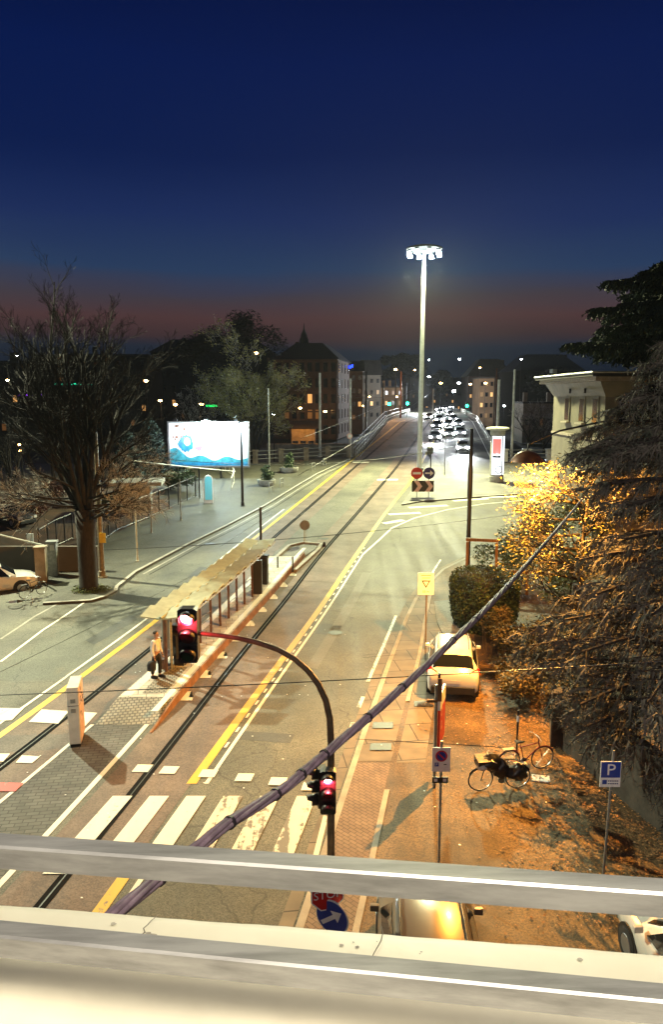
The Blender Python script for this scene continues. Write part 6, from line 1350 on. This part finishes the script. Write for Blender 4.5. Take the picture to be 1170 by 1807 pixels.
# ---- people
mat('skin', (.35, .20, .14), .6, var=.08); mat('hair_dark', (.02, .014, .010), .7, var=.3); mat('cloth_pale', (.68, .68, .70), .85, var=.15, scale=8); mat('cloth_black', (.015, .015, .018), .9, var=.2); mat('cloth_brown', (.09, .045, .03), .9, var=.2)
def skinmesh(name, m, parent, V, E, rad, root=0, sub=2):
    me = bpy.data.meshes.new(name); me.from_pydata([tuple(v) for v in V], E, []); me.materials.append(MATS[m]); o = bpy.data.objects.new(name, me); COL.objects.link(o); o.parent = parent
    sk = o.modifiers.new('skin', 'SKIN'); sk.use_smooth_shade = True; lay = me.skin_vertices[0].data if me.skin_vertices else None
    if lay is None:
        bm = bmesh.new(); bm.from_mesh(me); bm.verts.layers.skin.verify(); bm.to_mesh(me); bm.free(); lay = me.skin_vertices[0].data
    for i, r in enumerate(rad): lay[i].radius = (r, r) if not isinstance(r, tuple) else r; lay[i].use_root = (i == root)
    sb_ = o.modifiers.new('sub', 'SUBSURF'); sb_.levels = sub; sb_.render_levels = sub; return o
def person(label, loc, rz, top='cloth_pale', bottom='cloth_black', stride=.08, bag=True, armup=False):
    t = thing('person', label, 'person', loc, rz); s = stride
    V = [(0, 0, .95), (0, 0, 1.15), (0, -.01, 1.38), (0, 0, 1.50), (0, -.02, 1.58), (0, -.025, 1.68), (0, -.01, 1.76),
         (.18, 0, 1.42), (.23, .02, 1.14), (.24, -.08, .90), (.24, -.10, .82), (-.18, 0, 1.42), (-.23, .03, 1.14), (-.23, -.05, .90), (-.23, -.07, .82),
         (.09, 0, .90), (.10, -s, .50), (.10, 0 - s * .6, .08), (.10, -.16 - s * .6, .03), (-.09, 0, .90), (-.10, s, .50), (-.10, s * 1.6, .08), (-.10, s * 1.6 - .15, .03)]
    if armup: V[12] = (-.26, -.10, 1.18); V[13] = (-.16, -.30, 1.24); V[14] = (-.12, -.36, 1.28)
    E = [(0, 1), (1, 2), (2, 3), (3, 4), (4, 5), (5, 6), (2, 7), (7, 8), (8, 9), (9, 10), (2, 11), (11, 12), (12, 13), (13, 14), (0, 15), (15, 16), (16, 17), (17, 18), (0, 19), (19, 20), (20, 21), (21, 22)]
    Rr = [.12, .11, .13, .055, .075, .095, .06, .055, .042, .032, .03, .055, .042, .032, .03, .085, .06, .042, .035, .085, .06, .042, .035]
    b = skinmesh('body', 'skin', t, V, E, Rr, 0)
    for h, sg in ((V[10], 1), (V[14], -1)):       # fingers
        for f in range(5):
            h0 = Vector(h) + Vector(((f - 2) * .012, -.005, -.02)); L = (.04, .065, .075, .07, .055)[f]
            MB().tube([h0, h0 + Vector((0, -.012, -L * .5)), h0 + Vector((0, -.03, -L))], [.009, .008, .006], 5).build('finger', 'skin', b, smooth='all')
    MB().lathe([(.03, -.03), (.012, .0)], (0, -.125, 1.655), 6).build('nose', 'skin', b); 
    for q in (-.035, .035): MB().lathe([(.006, -.005), (.009, 0), (.006, .005)], (q, -.118, 1.675), 6).build('eye', 'hair_dark', b)
    skinmesh('trousers', bottom, t, [V[0], V[15], V[16], (V[17][0], V[17][1], .14), V[19], V[20], (V[21][0], V[21][1], .14), (0, 0, 1.02)], [(0, 7), (0, 1), (1, 2), (2, 3), (0, 4), (4, 5), (5, 6)], [.14, .105, .08, .068, .105, .08, .068, .13], 0)
    skinmesh('jacket', top, t, [(0, 0, .98), V[1], V[2], (0, 0, 1.47), V[7], V[8], V[9], V[11], V[12], V[13]], [(0, 1), (1, 2), (2, 3), (2, 4), (4, 5), (5, 6), (2, 7), (7, 8), (8, 9)], [.155, .145, .155, .08, .085, .065, .05, .085, .065, .05], 0)
    for i in (18, 22): x, y, z = V[i]; MB().box((x, y + .07, .055), (.10, .28, .11)).build('shoe', 'cloth_black', t, bevel=.03)
    skinmesh('hair', 'hair_dark', t, [(0, .02, 1.66), (0, .01, 1.73), (0, 0, 1.775)], [(0, 1), (1, 2)], [.09, .105, .07], 0)
    if bag: MB().lathe([(.05, 0), (.16, .04), (.17, .25), (.12, .36)], (-.26, .05, .34), 8).build('shoulder_bag', 'cloth_black', t, smooth='all')
    return t
b0 = P(277, 1196, .28); person('person in pale jacket and dark trousers waiting at the near end of the platform', b0, R(70), 'cloth_pale', 'cloth_black')
for px_, py_, lb in ((318, 1172, 'dark ticket validator on the platform beside the red signal'), (466, 1030, 'dark ticket machine at the far end of the tram shelter')):
    b0 = P(px_, py_, .28); t = thing('ticket_machine', lb, 'machine', b0, R(-12))
    MB().box((0, 0, .75), (.42, .34, 1.5)).build('housing', 'dark_plastic', t, bevel=.02); MB().box((0, 0, 1.56), (.5, .42, .08)).build('hood', 'black_metal', t); MB().box((.02, -.175, 1.1), (.26, .01, .3)).build('screen', 'glass_dark', t)
# ================================================================ NIGHT HAZE
hz = bpy.data.materials.new('haze'); hz.use_nodes = True; t_ = hz.node_tree; t_.nodes.clear()
pv = nd(t_, 'ShaderNodeVolumePrincipled', Density=.00008); pv.inputs['Color'].default_value = (.85, .9, 1, 1); pv.inputs['Anisotropy'].default_value = .35
ho = nd(t_, 'ShaderNodeOutputMaterial'); t_.links.new(pv.outputs[0], ho.inputs['Volume']); MATS['haze'] = hz
o = MB().box((0, 370, 16), (800, 900, 38)).build('haze', 'haze'); o['kind'] = 'stuff'
